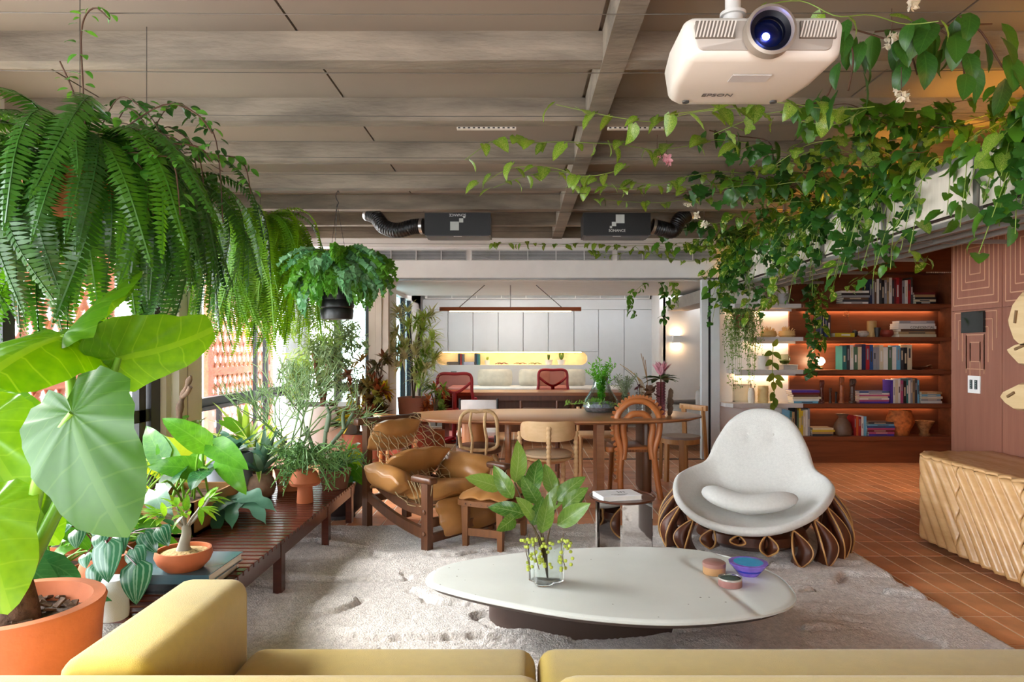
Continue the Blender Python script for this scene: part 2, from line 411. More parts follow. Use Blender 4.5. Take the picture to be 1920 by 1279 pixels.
# right wall with inlaid squares
m_rw = wood('7d4a38', '8f5a46', 2, .5, 2.0, .03); m_inl = mat('b98a6c', .5, var=.1)
XR, YE = 3.42, 5.42
wr = struct('wall_right', 'reddish wood panelled wall with inlaid concentric squares behind the wavy credenza', 'wall', MB().bb(XR+.02, XR+.14, -2.2, YE, 0, 2.84), m_rw)
pw_ = .575
for k in range(6):
    y1 = YE-k*pw_; y0 = y1-pw_+.005
    for (z0, z1) in ((0, 1.645), (1.65, 2.33), (2.335, 2.84)):
        MB().bb(XR, XR+.022, y0, y1, z0, z1).o('panel', m_rw, wr, 0)
    yc = (y0+y1)/2
    for q in range(5):
        hy, hz = .25*(1-q*.19), .30*(1-q*.19); mb = MB(); t = .004
        for s in (-1, 1):
            mb.bb(XR-.003, XR+.001, yc-hy, yc+hy, 1.99+s*hz-t, 1.99+s*hz+t); mb.bb(XR-.003, XR+.001, yc+s*hy-t, yc+s*hy+t, 1.99-hz, 1.99+hz)
        mb.o('inlay', m_inl, wr, 0)
    if k == 0:   # the broken pattern under the screen
        for q in range(5):
            hy, hz = .235*(1-q*.19), .30*(1-q*.19); mb = MB(); t = .0035; zc = 1.33
            mb.bb(XR-.003, XR+.001, yc-hy, yc+hy, zc+hz-t, zc+hz+t)
            for s in (-1, 1): mb.bb(XR-.003, XR+.001, yc+s*hy-t, yc+s*hy+t, zc+hz-(.2+.03*q), zc+hz)
            if q > 2:
                for s in (-1, 1): mb.bb(XR-.003, XR+.001, yc+s*hy-t, yc+s*hy+t, zc-hz, zc+hz)
                mb.bb(XR-.003, XR+.001, yc-hy, yc+hy, zc-hz-t, zc-hz+t)
            mb.o('inlay', m_inl, wr, 0)
struct('wall_alcove', 'wood end wall of the recess beside the bookcase', 'wall', MB().bb(5.2, 5.3, YE-.1, 8.6, 0, 2.84).bb(XR+.03, 5.3, YE-.12, YE-.001, 0, 2.84), m_rw)
# white wall behind the shelves
YW = 8.42
struct('wall_niche', 'white plaster wall behind the pale floating shelves', 'wall', MB().bb(2.42, 5.3, YW, YW+.12, 0, 2.84), m_white)
# partition header, tracks and jambs
hd = struct('wall_partition', 'white header wall spanning the opening to the study', 'wall', MB().bb(-1.9, 2.42, 8.34, 8.5, 2.225, 2.60).bb(-3.1, 2.42, 8.3, 8.5, 2.60, 2.84), m_white)
MB().bb(-1.9, 2.42, 8.36, 8.48, 2.205, 2.226).o('track', mat('8d8c8c', .4, .5), hd, 0)
for x0, x1 in ((-1.88, -.66), (-.60, 1.12), (1.18, 2.4)):
    vf = MB().bb(x0, x1, 8.325, 8.34, 2.432, 2.556).o('vent', mat('b9b6b4', .5), hd, 0)
    sl = MB()
    for k in range(7): sl.bb(x0+.01, x1-.01, 8.31, 8.325, 2.444+k*.015, 2.449+k*.015)
    tag(sl.o('louvre', mat('77777a', .5), vf, 0), kind='stuff')
    n = int((x1-x0)/.36)
    for k in range(1, n+1): MB().bb(x0+(x1-x0)*k/(n+1)-.006, x0+(x1-x0)*k/(n+1)+.006, 8.305, 8.325, 2.436, 2.552).o('divider', mat('cfcccb', .5), vf, 0)
d1 = struct('door_1', 'white sliding door panel stacked beside the right end of the opening', 'door', MB().bb(2.22, 2.30, 8.36, 8.44, 0, 2.22).bb(2.335, 2.44, 8.36, 8.44, 0, 2.6), mat('cfd3d6', .4, var=.03))
MB().bb(2.30, 2.335, 8.39, 8.43, 0, 2.22).o('seal', m_black, d1, 0)
struct('trim_1', 'beige folding door jamb at the left end of the opening', 'trim', MB().bb(-1.86, -1.78, 8.36, 8.46, 0, 2.3).bb(-1.775, -1.70, 8.35, 8.47, 0, 2.3).bb(-1.695, -1.62, 8.36, 8.46, 0, 2.3), mat('cdbfb0', .5, var=.04))
struct('trim_2', 'dark metal floor track crossing the tiles under the opening', 'trim', MB().bb(-1.8, 2.42, 8.34, 8.36, 0, .004).bb(-1.8, 2.42, 8.40, 8.42, 0, .004), m_dark)
# study room behind
YB = 12.0
wb = struct('wall_back', 'white back wall of the study above the wardrobe doors', 'wall', MB().bb(-1.85, 2.36, YB+.3, YB+.4, 0, 2.5).bb(2.36, 4.0, 11.3, 11.4, 0, 2.5).bb(2.30, 2.40, 11.3, YB+.4, 0, 2.5), m_white)
struct('ceiling_study', 'white lowered ceiling of the study', 'ceiling', MB().bb(-1.9, 4.0, 8.5, 10.8, 2.20, 2.28).bb(-1.9, 4.0, 10.75, YB+.4, 2.42, 2.5), m_white)
sv = struct('trim_3', 'grey louvred air slot high on the study wall', 'trim', MB().bb(-1.66, 2.25, YB-.12, YB+.3, 2.23, 2.42), m_white)
for k in range(9): MB().bb(-1.62+k*.43, -1.62+k*.43+.42, YB-.125, YB-.12, 2.24, 2.31).o('vent', mat('8e8d8b', .5), sv, 0)
struct('wall_study_right', 'lilac white side wall of the study', 'wall', MB().bb(3.9, 4.0, 8.5, 11.4, 0, 2.5), m_white)
lw = struct('wall_study_left', 'pale side wall of the study below and above its window', 'wall', MB().bb(-1.9, -1.8, 8.5, YB+.4, 0, .35).bb(-1.9, -1.8, 8.5, YB+.4, 2.15, 2.5).bb(-1.9, -1.8, 11.3, YB+.4, .3, 2.3), m_white)
w3 = struct('window_3', 'dark framed study window beside the variegated plant', 'window', MB().bb(-1.87, -1.81, 10.6, 10.75, .35, 2.15).bb(-1.87, -1.81, 8.5, 8.56, .35, 2.15).bb(-1.87, -1.81, 11.22, 11.3, .35, 2.15), m_dark)
MB().bb(-1.842, -1.838, 8.56, 11.25, .35, 2.15).o('pane', glass('cfe6ea'), w3, 0)
# alcove back (left of jamb)
YL = 9.35
al = struct('wall_garden_end', 'pale end wall with glazed door behind the round white planter', 'wall', MB().bb(-3.1, -1.62, YL, YL+.1, 0, .2).bb(-3.1, -1.62, YL, YL+.1, 2.3, 2.84).bb(-1.95, -1.75, YL-.05, YL+.1, 0, 2.4).bb(-1.80, -1.70, 8.47, YL, 0, 2.6), m_white)
d2 = struct('door_2', 'dark framed glazed door behind the round white planter', 'door', MB().bb(-2.55, -2.45, YL-.03, YL+.05, 0, 2.3).bb(-2.12, -2.05, YL-.03, YL+.05, 0, 2.3).bb(-2.55, -2.05, YL-.03, YL+.05, .78, .88), m_dark)
MB().bb(-2.45, -2.12, YL+.01, YL+.015, .1, 2.3).o('pane', glass('e8f2f2'), d2, 0)
struct('trim_4', 'grey concrete post at the far end of the windows', 'trim', MB().bb(-3.08, -2.84, 8.95, 9.2, 0, 2.84), mat('9a9c9c', .8, var=.15))
# left window wall
XL = -3.05
wl = struct('wall_left', 'low pale sill and head wall of the long window front', 'wall', MB().bb(XL-.1, XL, -2.2, 9.4, 0, .12).bb(XL-.1, XL, -2.2, 9.4, 2.5, 2.84), m_white)
wn = struct('window_1', 'dark aluminium framed window beside the big leaved plant', 'window',
            MB().bb(XL-.06, XL, 4.02, 4.12, .12, 2.5).bb(XL-.06, XL, 5.46, 5.56, .12, 2.5).bb(XL-.06, XL+.01, 5.62, 5.76, .12, 2.5).bb(XL-.06, XL, -2.2, 4.0, .12, .2).bb(XL-.06, XL, 4.1, 5.76, .76, .86).bb(XL-.06, XL, 2.2, 2.3, .12, 2.5), m_dark)
for a, b in ((2.3, 4.02), (4.12, 5.46)): MB().bb(XL-.032, XL-.028, a, b, .12, 2.5).o('pane', glass(), wn, 0)
w2 = struct('window_2', 'dark aluminium framed window with a low rail behind the bench plants', 'window',
            MB().bb(XL-.06, XL+.02, 6.3, 9.0, .80, .88).bb(XL-.05, XL+.05, 6.3, 9.0, .76, .80).bb(XL-.05, XL-.01, 6.95, 7.0, .12, .8).bb(XL-.05, XL-.01, 7.9, 7.95, .12, 2.5).bb(XL-.05, XL, 8.2, 8.26, .12, 2.5).bb(XL-.05, XL, 6.3, 9, .12, .2), m_dark)
MB().bb(XL-.032, XL-.028, 6.3, 8.95, .2, 2.5).o('pane', glass(), w2, 0)
cl = struct('trim_5', 'cream painted column with a vertical groove between the two windows', 'trim', MB().bb(XL-.1, XL+.12, 5.86, 6.28, 0, 2.84).bb(XL-.1, XL+.05, 5.78, 5.86, 0, 2.84), mat('d8d3c4', .5, var=.04))
for z in (6.07,): MB().bb(XL+.119, XL+.123, 6.0, 6.012, 0, 2.8).o('groove', mat('8f8a80', .6), cl, 0)
struct('wall_front', 'white wall of the room behind the sofa with a wide opening', 'wall', MB().bb(-3.1, -.8, -2.2, -2.1, 0, 2.84).bb(1.4, 3.45, -2.2, -2.1, 0, 2.84).bb(-3.1, 3.45, -2.2, -2.1, 2.3, 2.84).bb(-3.1, 3.45, -2.2, -2.1, 0, .9), m_white)
# lattice screens on the terrace
m_lat = wood('b8684c', 'a85a40', 1, .7, 3, .12)
def lattice(x, y0, y1, label):
    t = thing('lattice_screen', label, 'trellis', (x, (y0+y1)/2, -.3), 0, 'timber lattice screens on the terrace')
    z0, z1 = -.3, 2.75
    for y in (y0, y1): MB().bb(x-.03, x+.03, y-.07, y+.07, z0, z1).o('post', m_lat, t, 0, True)
    for z in (.02, 1.06, 1.98, 2.7): MB().bb(x-.028, x+.028, y0, y1, z-.05, z+.05).o('rail', m_lat, t, 0, True)
    Hh = z1-z0; L = y1-y0
    for s in (-1, 1):
        k = -Hh
        while k < L+(Hh if s < 0 else 0):
            # line y = y0+k + s' * (z-z0) * slope, clipped to the panel
            sl = .55; pts = []
            za, zb = 0.0, Hh
            ya = k+(0 if s > 0 else 0)
            f = lambda z: ya+sl*z if s > 0 else ya-sl*z
            lo, hi = None, None
            if s > 0: lo = max(0, (0-ya)/sl); hi = min(Hh, (L-ya)/sl)
            else: lo = max(0, (ya-L)/sl); hi = min(Hh, ya/sl)
            if hi-lo > .08:
                MB().beam((x+s*.008, y0+f(lo), z0+lo), (x+s*.008, y0+f(hi), z0+hi), .012, .062, (0, 1, 0)).o('slat', m_lat, t, 0, True)
            k += .155 if s > 0 else .155
    return t
lattice(-4.0, 5.05, 6.62, 'red timber lattice screen outside the window beside the big leaves')
lattice(-4.0, 8.75, 10.9, 'red timber lattice screen outside the window above the low rail')
struct('ground_terrace', 'pale terrace paving outside the windows', 'ground', MB().bb(-9, -3.15, -3, 14, -.4, -.3), mat('c9c0b6', .8))
# ================================================================== RUG
def rug():
    NX, NY = 330, 330; rows = []
    for j in range(NY+1):
        r = []
        for i in range(NX+1):
            x = lerp(rugx0, rugx1, i/NX); y = lerp(rugy0, rugy1, j/NY)
            n1 = noise.noise((x*2.4, y*5.5, .3)); n2 = noise.noise((x*7, y*7, 2.2)); n3 = noise.noise((x*2.0+n2*.25, y*6.5+n1*.6, 7.7))
            groove = max(0, 1-abs(n3)/.055)*sm(.6+3*noise.noise((x*1.5, y*2, 11)))
            z = .030+.005*n1+.004*n2+.007*R.random()-.026*groove+.022*sm(n3/.03)*sm(.7+3*noise.noise((x*1.3, y*1.6, 31)))
            e = min(x-rugx0, rugx1-x, y-rugy0, rugy1-y)
            if e < .03: z *= max(.15, e/.03)
            ex = .008*noise.noise((x*9, y*9, 5)) if e < .01 else 0
            r.append((x+ex, y+ex, z))
        rows.append(r)
    mb = MB().grid(rows); me = bpy.data.meshes.new('rug'); me.from_pydata(mb.v, [], mb.f); me.update()
    for p in me.polygons: p.use_smooth = True
    return tag(link('rug', me, mat('ddd5d0', .95, var=.2, scale=45, bump=1.0, bscale=110, sheen=.3)), 'shaggy pale grey rug with carved wavy grooves under the coffee table', 'rug')
rug(); ZR = .024
# ================================================================== SOFA
m_sofa = mat('bca03a', .85, var=.05, scale=30, bump=.25, bscale=420, sheen=.35)
so = thing('sofa', 'mustard yellow fabric sofa with a square arm at the near edge', 'sofa', (.6, 1.75, ZR))
MB().bb(-1.05, 2.7, 1.2, 2.08, .05, .22).o('base', m_sofa, so, 0, True)
MB().rbox((-.978, 1.89, .335), (.225, .62, .575), .05, 4).o('arm', m_sofa, so, 60, True)
MB().rbox((2.72, 1.89, .335), (.225, .62, .575), .05, 4).o('arm', m_sofa, so, 60, True)
for a, b in ((-.862, .047), (.053, 2.6)):
    MB().rbox(((a+b)/2, 1.89, .30), (b-a, .62, .205), .055, 4).o('seat_cushion', m_sofa, so, 60, True)
for a, b in ((-1.25, .06), (.066, 2.85)):
    MB().rbox(((a+b)/2, 1.40, .33), (b-a, .34, .585), .06, 4).o('back_cushion', m_sofa, so, 60, True)
for x in (-.95, .8, 2.6):
    for y in (1.3, 2.0): MB().box((x, y, .045), (.05, .05, .05)).o('foot', m_black, so, 0, True)
# ================================================================== COFFEE TABLE
out = [(800, 1090), (815, 1066), (880, 1048), (1020, 1031), (1190, 1024), (1330, 1033), (1440, 1066), (1488, 1105), (1484, 1132), (1420, 1152), (1270, 1165), (1100, 1155), (950, 1131), (848, 1108)]
ZT_ = .305
P = loop_spline([G(x, y, ZT_) for x, y in out], 160); cen = sum((p for p in P), Vector())/len(P)
ct = thing('coffee_table', 'low egg shaped pale stone coffee table on a brown plinth', 'table', (cen.x, cen.y, ZR))
g0, g1, g2 = G(1292, 1046, ZT_), G(1330, 1075, ZT_), G(1425, 1150, ZT_)
gp_ = spline([G(1395, 1040, ZT_), G(1330, 1040, ZT_), g0, G(1300, 1058, ZT_), g1, G(1375, 1112, ZT_), g2, G(1440, 1162, ZT_)], 50)
def side(p):   # distance to the groove line and side of it
    best = 9; s = 0
    for a, b in zip(gp_[:-1], gp_[1:]):
        ab = b-a; t = max(0, min(1, (p-a).dot(ab)/max(1e-9, ab.dot(ab)))); q = a+ab*t; d = (p-q).length
        if d < best: best = d; s = ab.x*(p-q).y-ab.y*(p-q).x
    return best, s
rows = []
NR = 46
for i in range(NR+1):
    s = (i/NR)
    r = []
    for p in P:
        q = cen.lerp(p, s); d, sg = side(q); z = -.011*math.exp(-(d/.022)**2)-(.006*sm(d/.03) if sg > 0 else 0)
        r.append((q.x, q.y, ZT_+z-(.008*max(0, (s-.975)/.025)**2)))
    rows.append(r)
mb = MB().grid(rows, True)
mb.grid([[(*(cen.lerp(p, s)).xy, z) for p in P] for s, z in ((1, ZT_-.008), (1.002, ZT_-.016), (.985, ZT_-.022))], True)
m_stone = mat('d9ddd8', .38, var=.05, scale=3, bump=.05)
tp = mb.o('tabletop', m_stone, ct, 50, True)
MB().grid([[(*(cen.lerp(p, s)).xy, z) for p in P] for s, z in ((.99, ZT_-.02), (.96, ZT_-.036), (.7, ZT_-.045), (.02, ZT_-.045))], True).o('under_edge', mat('4a3a33', .5), ct, 50, True)
bx_, by_ = .345, 3.37
MB().lathe([(1, ZR-.01), (1, ZT_-.04)], 64, (bx_, by_, 0), .50, .27).o('plinth', mat('4b3b35', .45, var=.05), ct, 40, True)
for k in range(26):
    a = R.uniform(0, 6.28); s = R.uniform(.3, .97)**.5; q = cen.lerp(P[int(a/6.2832*160) % 160], s)
    if side(q)[0] < .05 or side(q)[1] > 0: continue
    MB().lathe([(.002+.003*R.random(), ZT_+.0005), (0, ZT_-.0003)], 6, (q.x, q.y, 0)).o('pit', mat('8c8a80', .8), tp, 0, False).location = (-cen.x, -cen.y, -ZR)
# two round boxes and glass bowl
def round_box(px_, py_, r, hh, label, c1, c2, glassy):
    p = G(px_, py_, ZT_-.006); t = thing('lidded_box', label, 'box', (p.x, p.y, ZT_-.006), 0, 'small round boxes on the coffee table')
    MB().lathe([(r*.96, 0), (r, .004), (r, hh*.6), (r*.97, hh*.6)], 32).o('body', mat(c1, .5, var=.15), t)
    if glassy:
        MB().lathe([(r, hh*.6), (r, hh*.75), (r*.9, hh*.75), (r*.85, hh*.62)], 32).o('rim', mat('cfcac2', .15, .6), t)
        MB().lathe([(r*.88, hh*.74), (r*.6, hh*.86), (0, hh*.92)], 32).o('glass_lid', mat('6d7f78', .05, .6), t)
    else: MB().lathe([(r*1.02, hh*.6), (r*1.03, hh*.9), (r*.85, hh), (0, hh*1.02)], 32).o('lid', mat(c2, .4), t)
round_box(1339, 1075, .052, .058, 'round box with mauve lid and burl wood side on coffee table', 'b58a5e', '9a7068', False)
round_box(1369, 1098, .052, .05, 'round mauve box with a glassy lid on coffee table', '9b6d66', '9a7068', True)
p = G(1403, 1077, ZT_-.006)
t = thing('glass_bowl', 'faceted violet and blue glass bowl on the coffee table', 'bowl', (p.x, p.y, ZT_-.006))
MB().lathe([(.045, 0), (.088, .052), (.09, .058), (.066, .058), (.05, .03)], 14).o('outer_glass', mat('7f62c8', .06, var=.5, scale=9), t, 20)
MB().lathe([(.067, .0585), (.05, .029), (0, .024)], 32).o('inner_hollow', mat('1c9fd8', .08, var=.2), t)
MB().lathe([(.0455, .001), (.07, .03), (.0455, .0305)], 14).o('blue_core', mat('1d2fae', .1), t)
# vase with leaves
p = G(1022, 1092, ZT_); vz = thing('glass_vase', 'wavy clear glass vase holding glossy leaf branches and berries', 'vase', (p.x, p.y, ZT_))
wob = lambda a, z: 1+.24*math.sin(3*a+.6)
MB().lathe([(0, 0), (.04, 0), (.07, .003), (.075, .18), (.069, .18), (.062, .008), (0, .006)], 48, (0, 0, 0), 1, .8, wob).o('vase_body', glass('f4faf8', thin=False), vz)
m_mag = leafm('2f5a1e', '6b8a3a', .25, .25, 'a8b878'); m_stem = mat('5c4a33', .7)
LM = [gleaf(1, .42, 'oval', 8, 4, d, .25, .03) for d in (.2, .6, 1.0)]
for (x, y, D, tx, ty, tD, s) in [(965, 905, 2.95, 985, 845, 2.9, .19), (938, 915, 2.95, 888, 915, 2.85, .18), (962, 935, 2.9, 912, 880, 2.85, .17), (1000, 930, 2.95, 1003, 868, 3.0, .19),
        (1040, 930, 3.0, 1018, 878, 3.05, .16), (1045, 940, 2.95, 1085, 910, 2.9, .17), (1055, 955, 2.9, 1103, 922, 2.85, .15), (1010, 945, 2.85, 975, 912, 2.75, .17),
        (1000, 985, 2.85, 1022, 945, 2.75, .16), (1045, 985, 2.85, 1110, 965, 2.75, .19), (985, 965, 2.9, 935, 965, 2.85, .17), (1020, 960, 2.95, 1062, 925, 2.95, .18),
        (965, 970, 2.85, 950, 1000, 2.75, .15), (1015, 1000, 2.8, 1035, 945, 2.75, .17), (1005, 930, 3.0, 960, 890, 3.05, .16), (1030, 960, 3.05, 1050, 905, 3.1, .16), (1000, 975, 2.82, 975, 940, 2.7, .14), (1060, 960, 2.95, 1085, 945, 3.0, .14)]:
    a = W(x, y, D); b = W(tx, ty, tD); d = (b-a)
    put_leaf(LM[R.randrange(3)], m_mag, vz, a, d+Vector((0, 0, d.length*.3)), Vector((0, -1, .5))+rv(.5), s)
for (x, y) in ((965, 905), (1000, 940), (1045, 940), (1015, 990), (985, 965)):
    a = W(x, y, 2.93); MB().tube(spline([(p.x+.01, p.y, ZT_+.02), (p.x+(a.x-p.x)*.2, p.y, ZT_+.18), a], 10), .004, 5).o('stem', m_stem, vz, 40, True)
m_berry = leafm('9aa83a', 'b4c24e', .1, .3)
bm_ = MB().lathe([(0, -.008), (.006, -.005), (.008, 0), (.006, .006), (0, .008)], 8).mesh('berry')
for k in range(70):
    a = W(R.choice((995, 1005, 990, 1062, 1058, 1025))+R.uniform(-14, 14), R.uniform(1010, 1070), R.uniform(2.83, 2.93)); o = link('berry', bm_, m_berry, vz); o.location = a-vz.location
for x in (992, 1008, 1058): MB().tube(spline([W(x, 1000, 2.87), W(x-6, 1030, 2.86), W(x+3, 1068, 2.86)], 8), .002, 4).o('sprig', m_stem, vz, 40, True)
# ================================================================== ROUND WHITE ARMCHAIR
ac = thing('shell_armchair', 'white boucle shell armchair on a ring of bent brown plywood fins', 'armchair', (1.56, 4.62, ZR), math.radians(-27))
m_bou = mat('dcdad4', .95, var=.05, scale=60, bump=.5, bscale=300, sheen=.3)
hp = [(0, -.53, .245), (.24, -.475, .27), (.42, -.29, .34), (.495, -.02, .42), (.46, .2, .455), (.365, .34, .50), (.315, .42, .63), (.23, .49, .78), (.115, .53, .86), (0, .54, .88)]
RP = [Vector(q) for q in hp]+[Vector((-q[0], q[1], q[2])) for q in hp[-2:0:-1]]
NA = 96; rim = loop_spline(RP, NA)
def rim_at(f):   # rim height at angle f from the front
    best = min(rim, key=lambda q: abs((math.atan2(q.x, -q.y)-f+PI) % (2*PI)-PI)); return best.z
c0 = Vector((0, .02, .225)); rows = []
for t in [i/22 for i in range(23)]:
    r = []
    for p in rim:
        back = sm((p.z-.5)/.3); k = t**lerp(.8, .62, back)
        e = lerp(2.4, 1.5, back); q = Vector((lerp(c0.x, p.x*.93, k), lerp(c0.y, p.y*.93, k), lerp(c0.z, p.z-.02, t**e))); r.append(q)
    rows.append(r)
def off(p, o_, dz): d = Vector((p.x, p.y, 0)).normalized(); return Vector((p.x+d.x*o_, p.y+d.y*o_, p.z+dz))
for o_, dz in ((-.012, .006), (.008, .004), (.022, -.01), (.024, -.028), (.014, -.045)): rows.append([off(p, o_, dz) for p in rim])
rows.append([off(p, -.02, -.06) for p in rim]); rows.append([Vector((p.x*.8, p.y*.8, min(p.z-.08, .22))) for p in rim]); rows.append([Vector((0, 0, .16)) for p in rim])
mb = MB().grid(rows, True)
for i, v in enumerate(mb.v):
    v = Vector(v)
    for bx in (-.085, .085):
        d = math.hypot(v.x-bx, v.z-.70)
        if .15 < v.y < .55 and d < .12: v.y += .02*math.exp(-(d/.035)**2)
    mb.v[i] = tuple(v)
mb.o('shell', m_bou, ac, 80, sub=1)
for bx in (-.085, .085):
    q = min((Vector(v) for v in mb.v[:NA*22]), key=lambda v: math.hypot(v.x-bx, v.z-.70)+(9 if v.y < .1 else 0))
    MB().lathe([(0, -.004), (.012, -.002), (.012, .002), (0, .004)], 10).o('button', m_bou, ac).matrix_local = Matrix.Translation((bx, q.y+.004, .70)) @ Matrix.Rotation(PI/2, 4, 'X')
rows = []
for i in range(25):   # kidney shaped seat cushion
    t = -1+2*i/24; ang = t*1.05; r0 = .30; cx, cy = r0*math.sin(ang)*1.05, .10-r0*math.cos(ang); w = (1-abs(t)**3.5)**.5
    d = Vector((math.sin(ang), -math.cos(ang), 0))
    rows.append([Vector((cx, cy, .315+.05*abs(t)))+d*math.cos(q)*.115*w+Vector((0, 0, math.sin(q)*.062*w)) for q in [2*PI*k/16 for k in range(16)]])
MB().grid(rows, True).o('cushion', m_bou, ac, 80)
m_ply = wood('4f2817', '6b3a22', 2, .4, 3, .1); m_edge = wood('c99a5e', 'b98a50', 2, .5)
MB().lathe([(.26, .03), (.36, .08), (.34, .13), (.3, .14)], 40).o('inner_drum', m_ply, ac)
NP = 19
for k in range(NP):
    f0 = 2*PI*(k+.5)/NP-PI; fr = math.exp(-(f0/.5)**2); bk_ = sm((abs(f0)-1.3)/.8); zt = min(rim_at(f0)-.06, .42); zb = .005+.12*fr
    bul = .10*(1-.5*fr)
    for s in (-1, 1):
        edge = []; inn = []
        for i in range(15):
            u = i/14; z = lerp(zb, zt, u); r = .49+.10*(1-u)**1.5*(1-fr)+bul*.8*math.sin(PI*u)+.03*bk_; dl = s*(.115-.03*fr)*math.sin(PI*u)**.8
            f = f0+dl; edge.append(Vector((r*math.sin(f), -r*math.cos(f), z))); fi = f0+dl*.25; ri = r-.03-.08*(1-u)
            inn.append(Vector((ri*math.sin(fi), -ri*math.cos(fi), z)))
        fin = MB().grid([inn, edge]); ob = fin.o('fin', m_ply, ac, 60); md = ob.modifiers.new('thick', 'SOLIDIFY'); md.thickness = .012; md.offset = 0
        e2 = [p+Vector((p.x, p.y, 0)).normalized()*.002 for p in edge]
        MB().tube(e2, .0055, 5).o('fin_edge', m_edge, ob, 60)
# ================================================================== ROPE AND LEATHER LOUNGE CHAIR
m_jw = wood('4a2c1c', '6a4229', 2, .35, 3, .05); m_lea = mat('a3713e', .32, var=.18, scale=5, bump=.15, bscale=25); m_rope = mat('9c8460', .9, var=.2, scale=60)
jc = thing('lounge_chair', 'dark wood lounge chair with tan leather cushions on rope netting', 'armchair', (-.70, 4.99, ZR), math.atan2(.76, .65))
# local axes: +x = chair width (away to the right), -y = front
def post(x, y, z1, w=.05): MB().prism([(x-w/2, y-w*.6), (x+w/2, y-w*.6), (x+w/2, y+w*.6), (x-w/2, y+w*.6)], 0, z1).o('leg', m_jw, jc, 0)
RL, RR, FL, FR = (-.19, .43), (.19, .43), (-.36, -.43), (.36, -.43)
post(*RL, .77); post(*RR, .77); post(*FL, .46); post(*FR, .46)
MB().rbox((0.02, .44, .785), (.62, .06, .05), .012, 2).o('top_bar', m_jw, jc)
for a, b in ((RL, FL), (RR, FR)):
    for z0, z1, sg in ((.40, .27, .05), (.235, .12, .03)):
        P = [Vector((lerp(a[0], b[0], t), lerp(a[1], b[1], t), lerp(z0, z1, t)-sg*math.sin(PI*t))) for t in [i/10 for i in range(11)]]
        rows = [[p+Vector((0, 0, dz))+Vector((dx, 0, 0)) for dx, dz in ((-.016, -.035), (.016, -.035), (.016, .035), (-.016, .035))] for p in P]
        MB().grid(rows, True).o('side_rail', m_jw, jc, 50)
for z in (.09, .19): MB().beam((FL[0], FL[1], z), (FR[0], FR[1], z), .03, .055).o('front_rail', m_jw, jc, 0)
MB().beam((RL[0], RL[1], .2), (RR[0], RR[1], .2), .03, .055).o('rear_rail', m_jw, jc, 0)
for s in (-1, 1):
    MB().rbox((s*.36, -.40, .475), (.075, .20, .045), .018, 3).o('arm_pad', m_jw, jc)
    for z in (.13, .27): MB().lathe([(.016, -.006), (.014, .004), (0, .008)], 10).o('bolt', m_jw, jc).matrix_local = Matrix.Translation((s*.39, -.43, z)) @ Matrix.Rotation(s*PI/2, 4, 'Y')
# rope netting: sling from the top bar to the front rail and sides
net = MB()
def sling(u, t):   # u -1..1 across, t 0..1 down the back and over the seat
    x = u*lerp(.26, .36, sm(t*1.6)); y = lerp(.44, -.42, t); z = lerp(.77, .25, sm(t*1.15))-.03*math.sin(PI*t)+.05*u*u
    return Vector((x, y, z))
for k in range(15):
    u = -1+k/7; net.tube([sling(u+.05*math.sin(i*1.7+k*PI), i/26) for i in range(27)], .0035, 4)
for k in range(1, 22):
    t = k/22; net.tube([sling(-1+i/7, t+.012*(i % 2)) for i in range(15)], .003, 4)
tag(net.o('rope_net', m_rope, jc, 60), kind='stuff')
for s in (-1, 1):
    nt_ = MB()
    for k in range(9): nt_.tube(spline([(s*.36, -.36+.03*k-.12, .45), (s*(.35-.02*(k % 2)), -.33+.02*k-.12, .35), (s*.33, -.36+.012*k-.05, .24)], 6), .004, 4)
    tag(nt_.o('rope_tassel', m_rope, jc, 60), kind='stuff')
def cushion(name, c, d, M, m, par, puff=.34, wr=.016, n=7):
    bm = bmesh.new(); bmesh.ops.create_cube(bm, size=1); bmesh.ops.subdivide_edges(bm, edges=bm.edges[:], cuts=n, use_grid_fill=True)
    for v in bm.verts:
        q = v.co*2; e = (1-min(1, abs(q.x))**4)*(1-min(1, abs(q.y))**4)
        zz = q.z*(.12+.88*e**.55)
        cr = wr*math.sin(9*math.atan2(q.y, q.x))*max(abs(q.x), abs(q.y))**2
        v.co = Vector((q.x*d[0]/2*(1-.05*q.y*q.y), q.y*d[1]/2*(1-.05*q.x*q.x), zz*d[2]/2+cr))
    mb = MB(); bm.verts.index_update(); mb.add([M.to_3x3() @ v.co+Vector(c) for v in bm.verts], [tuple(v.index for v in f.verts) for f in bm.faces]); bm.free()
    return mb.o(name, m, par, 80, sub=1)
rx = lambda a: Matrix.Rotation(a, 4, 'X'); ry = lambda a: Matrix.Rotation(a, 4, 'Y'); rz = lambda a: Matrix.Rotation(a, 4, 'Z')
cushion('head_pillow', (.0, .35, .675), (.44, .27, .16), rx(-1.0+PI) @ rz(0), m_lea, jc)
cushion('back_cushion', (-.02, .13, .45), (.56, .44, .15), rx(-.75+PI), m_lea, jc)
cushion('seat_cushion', (0, -.16, .315), (.58, .50, .15), rx(-.1), m_lea, jc)
cushion('side_cushion', (-.30, .03, .42), (.20, .44, .18), ry(.45) @ rx(.12), m_lea, jc)
cushion('side_cushion', (.33, -.08, .43), (.24, .50, .19), ry(-.85), m_lea, jc)
cushion('front_flap', (-.02, -.46, .21), (.52, .25, .12), rx(1.15), m_lea, jc)
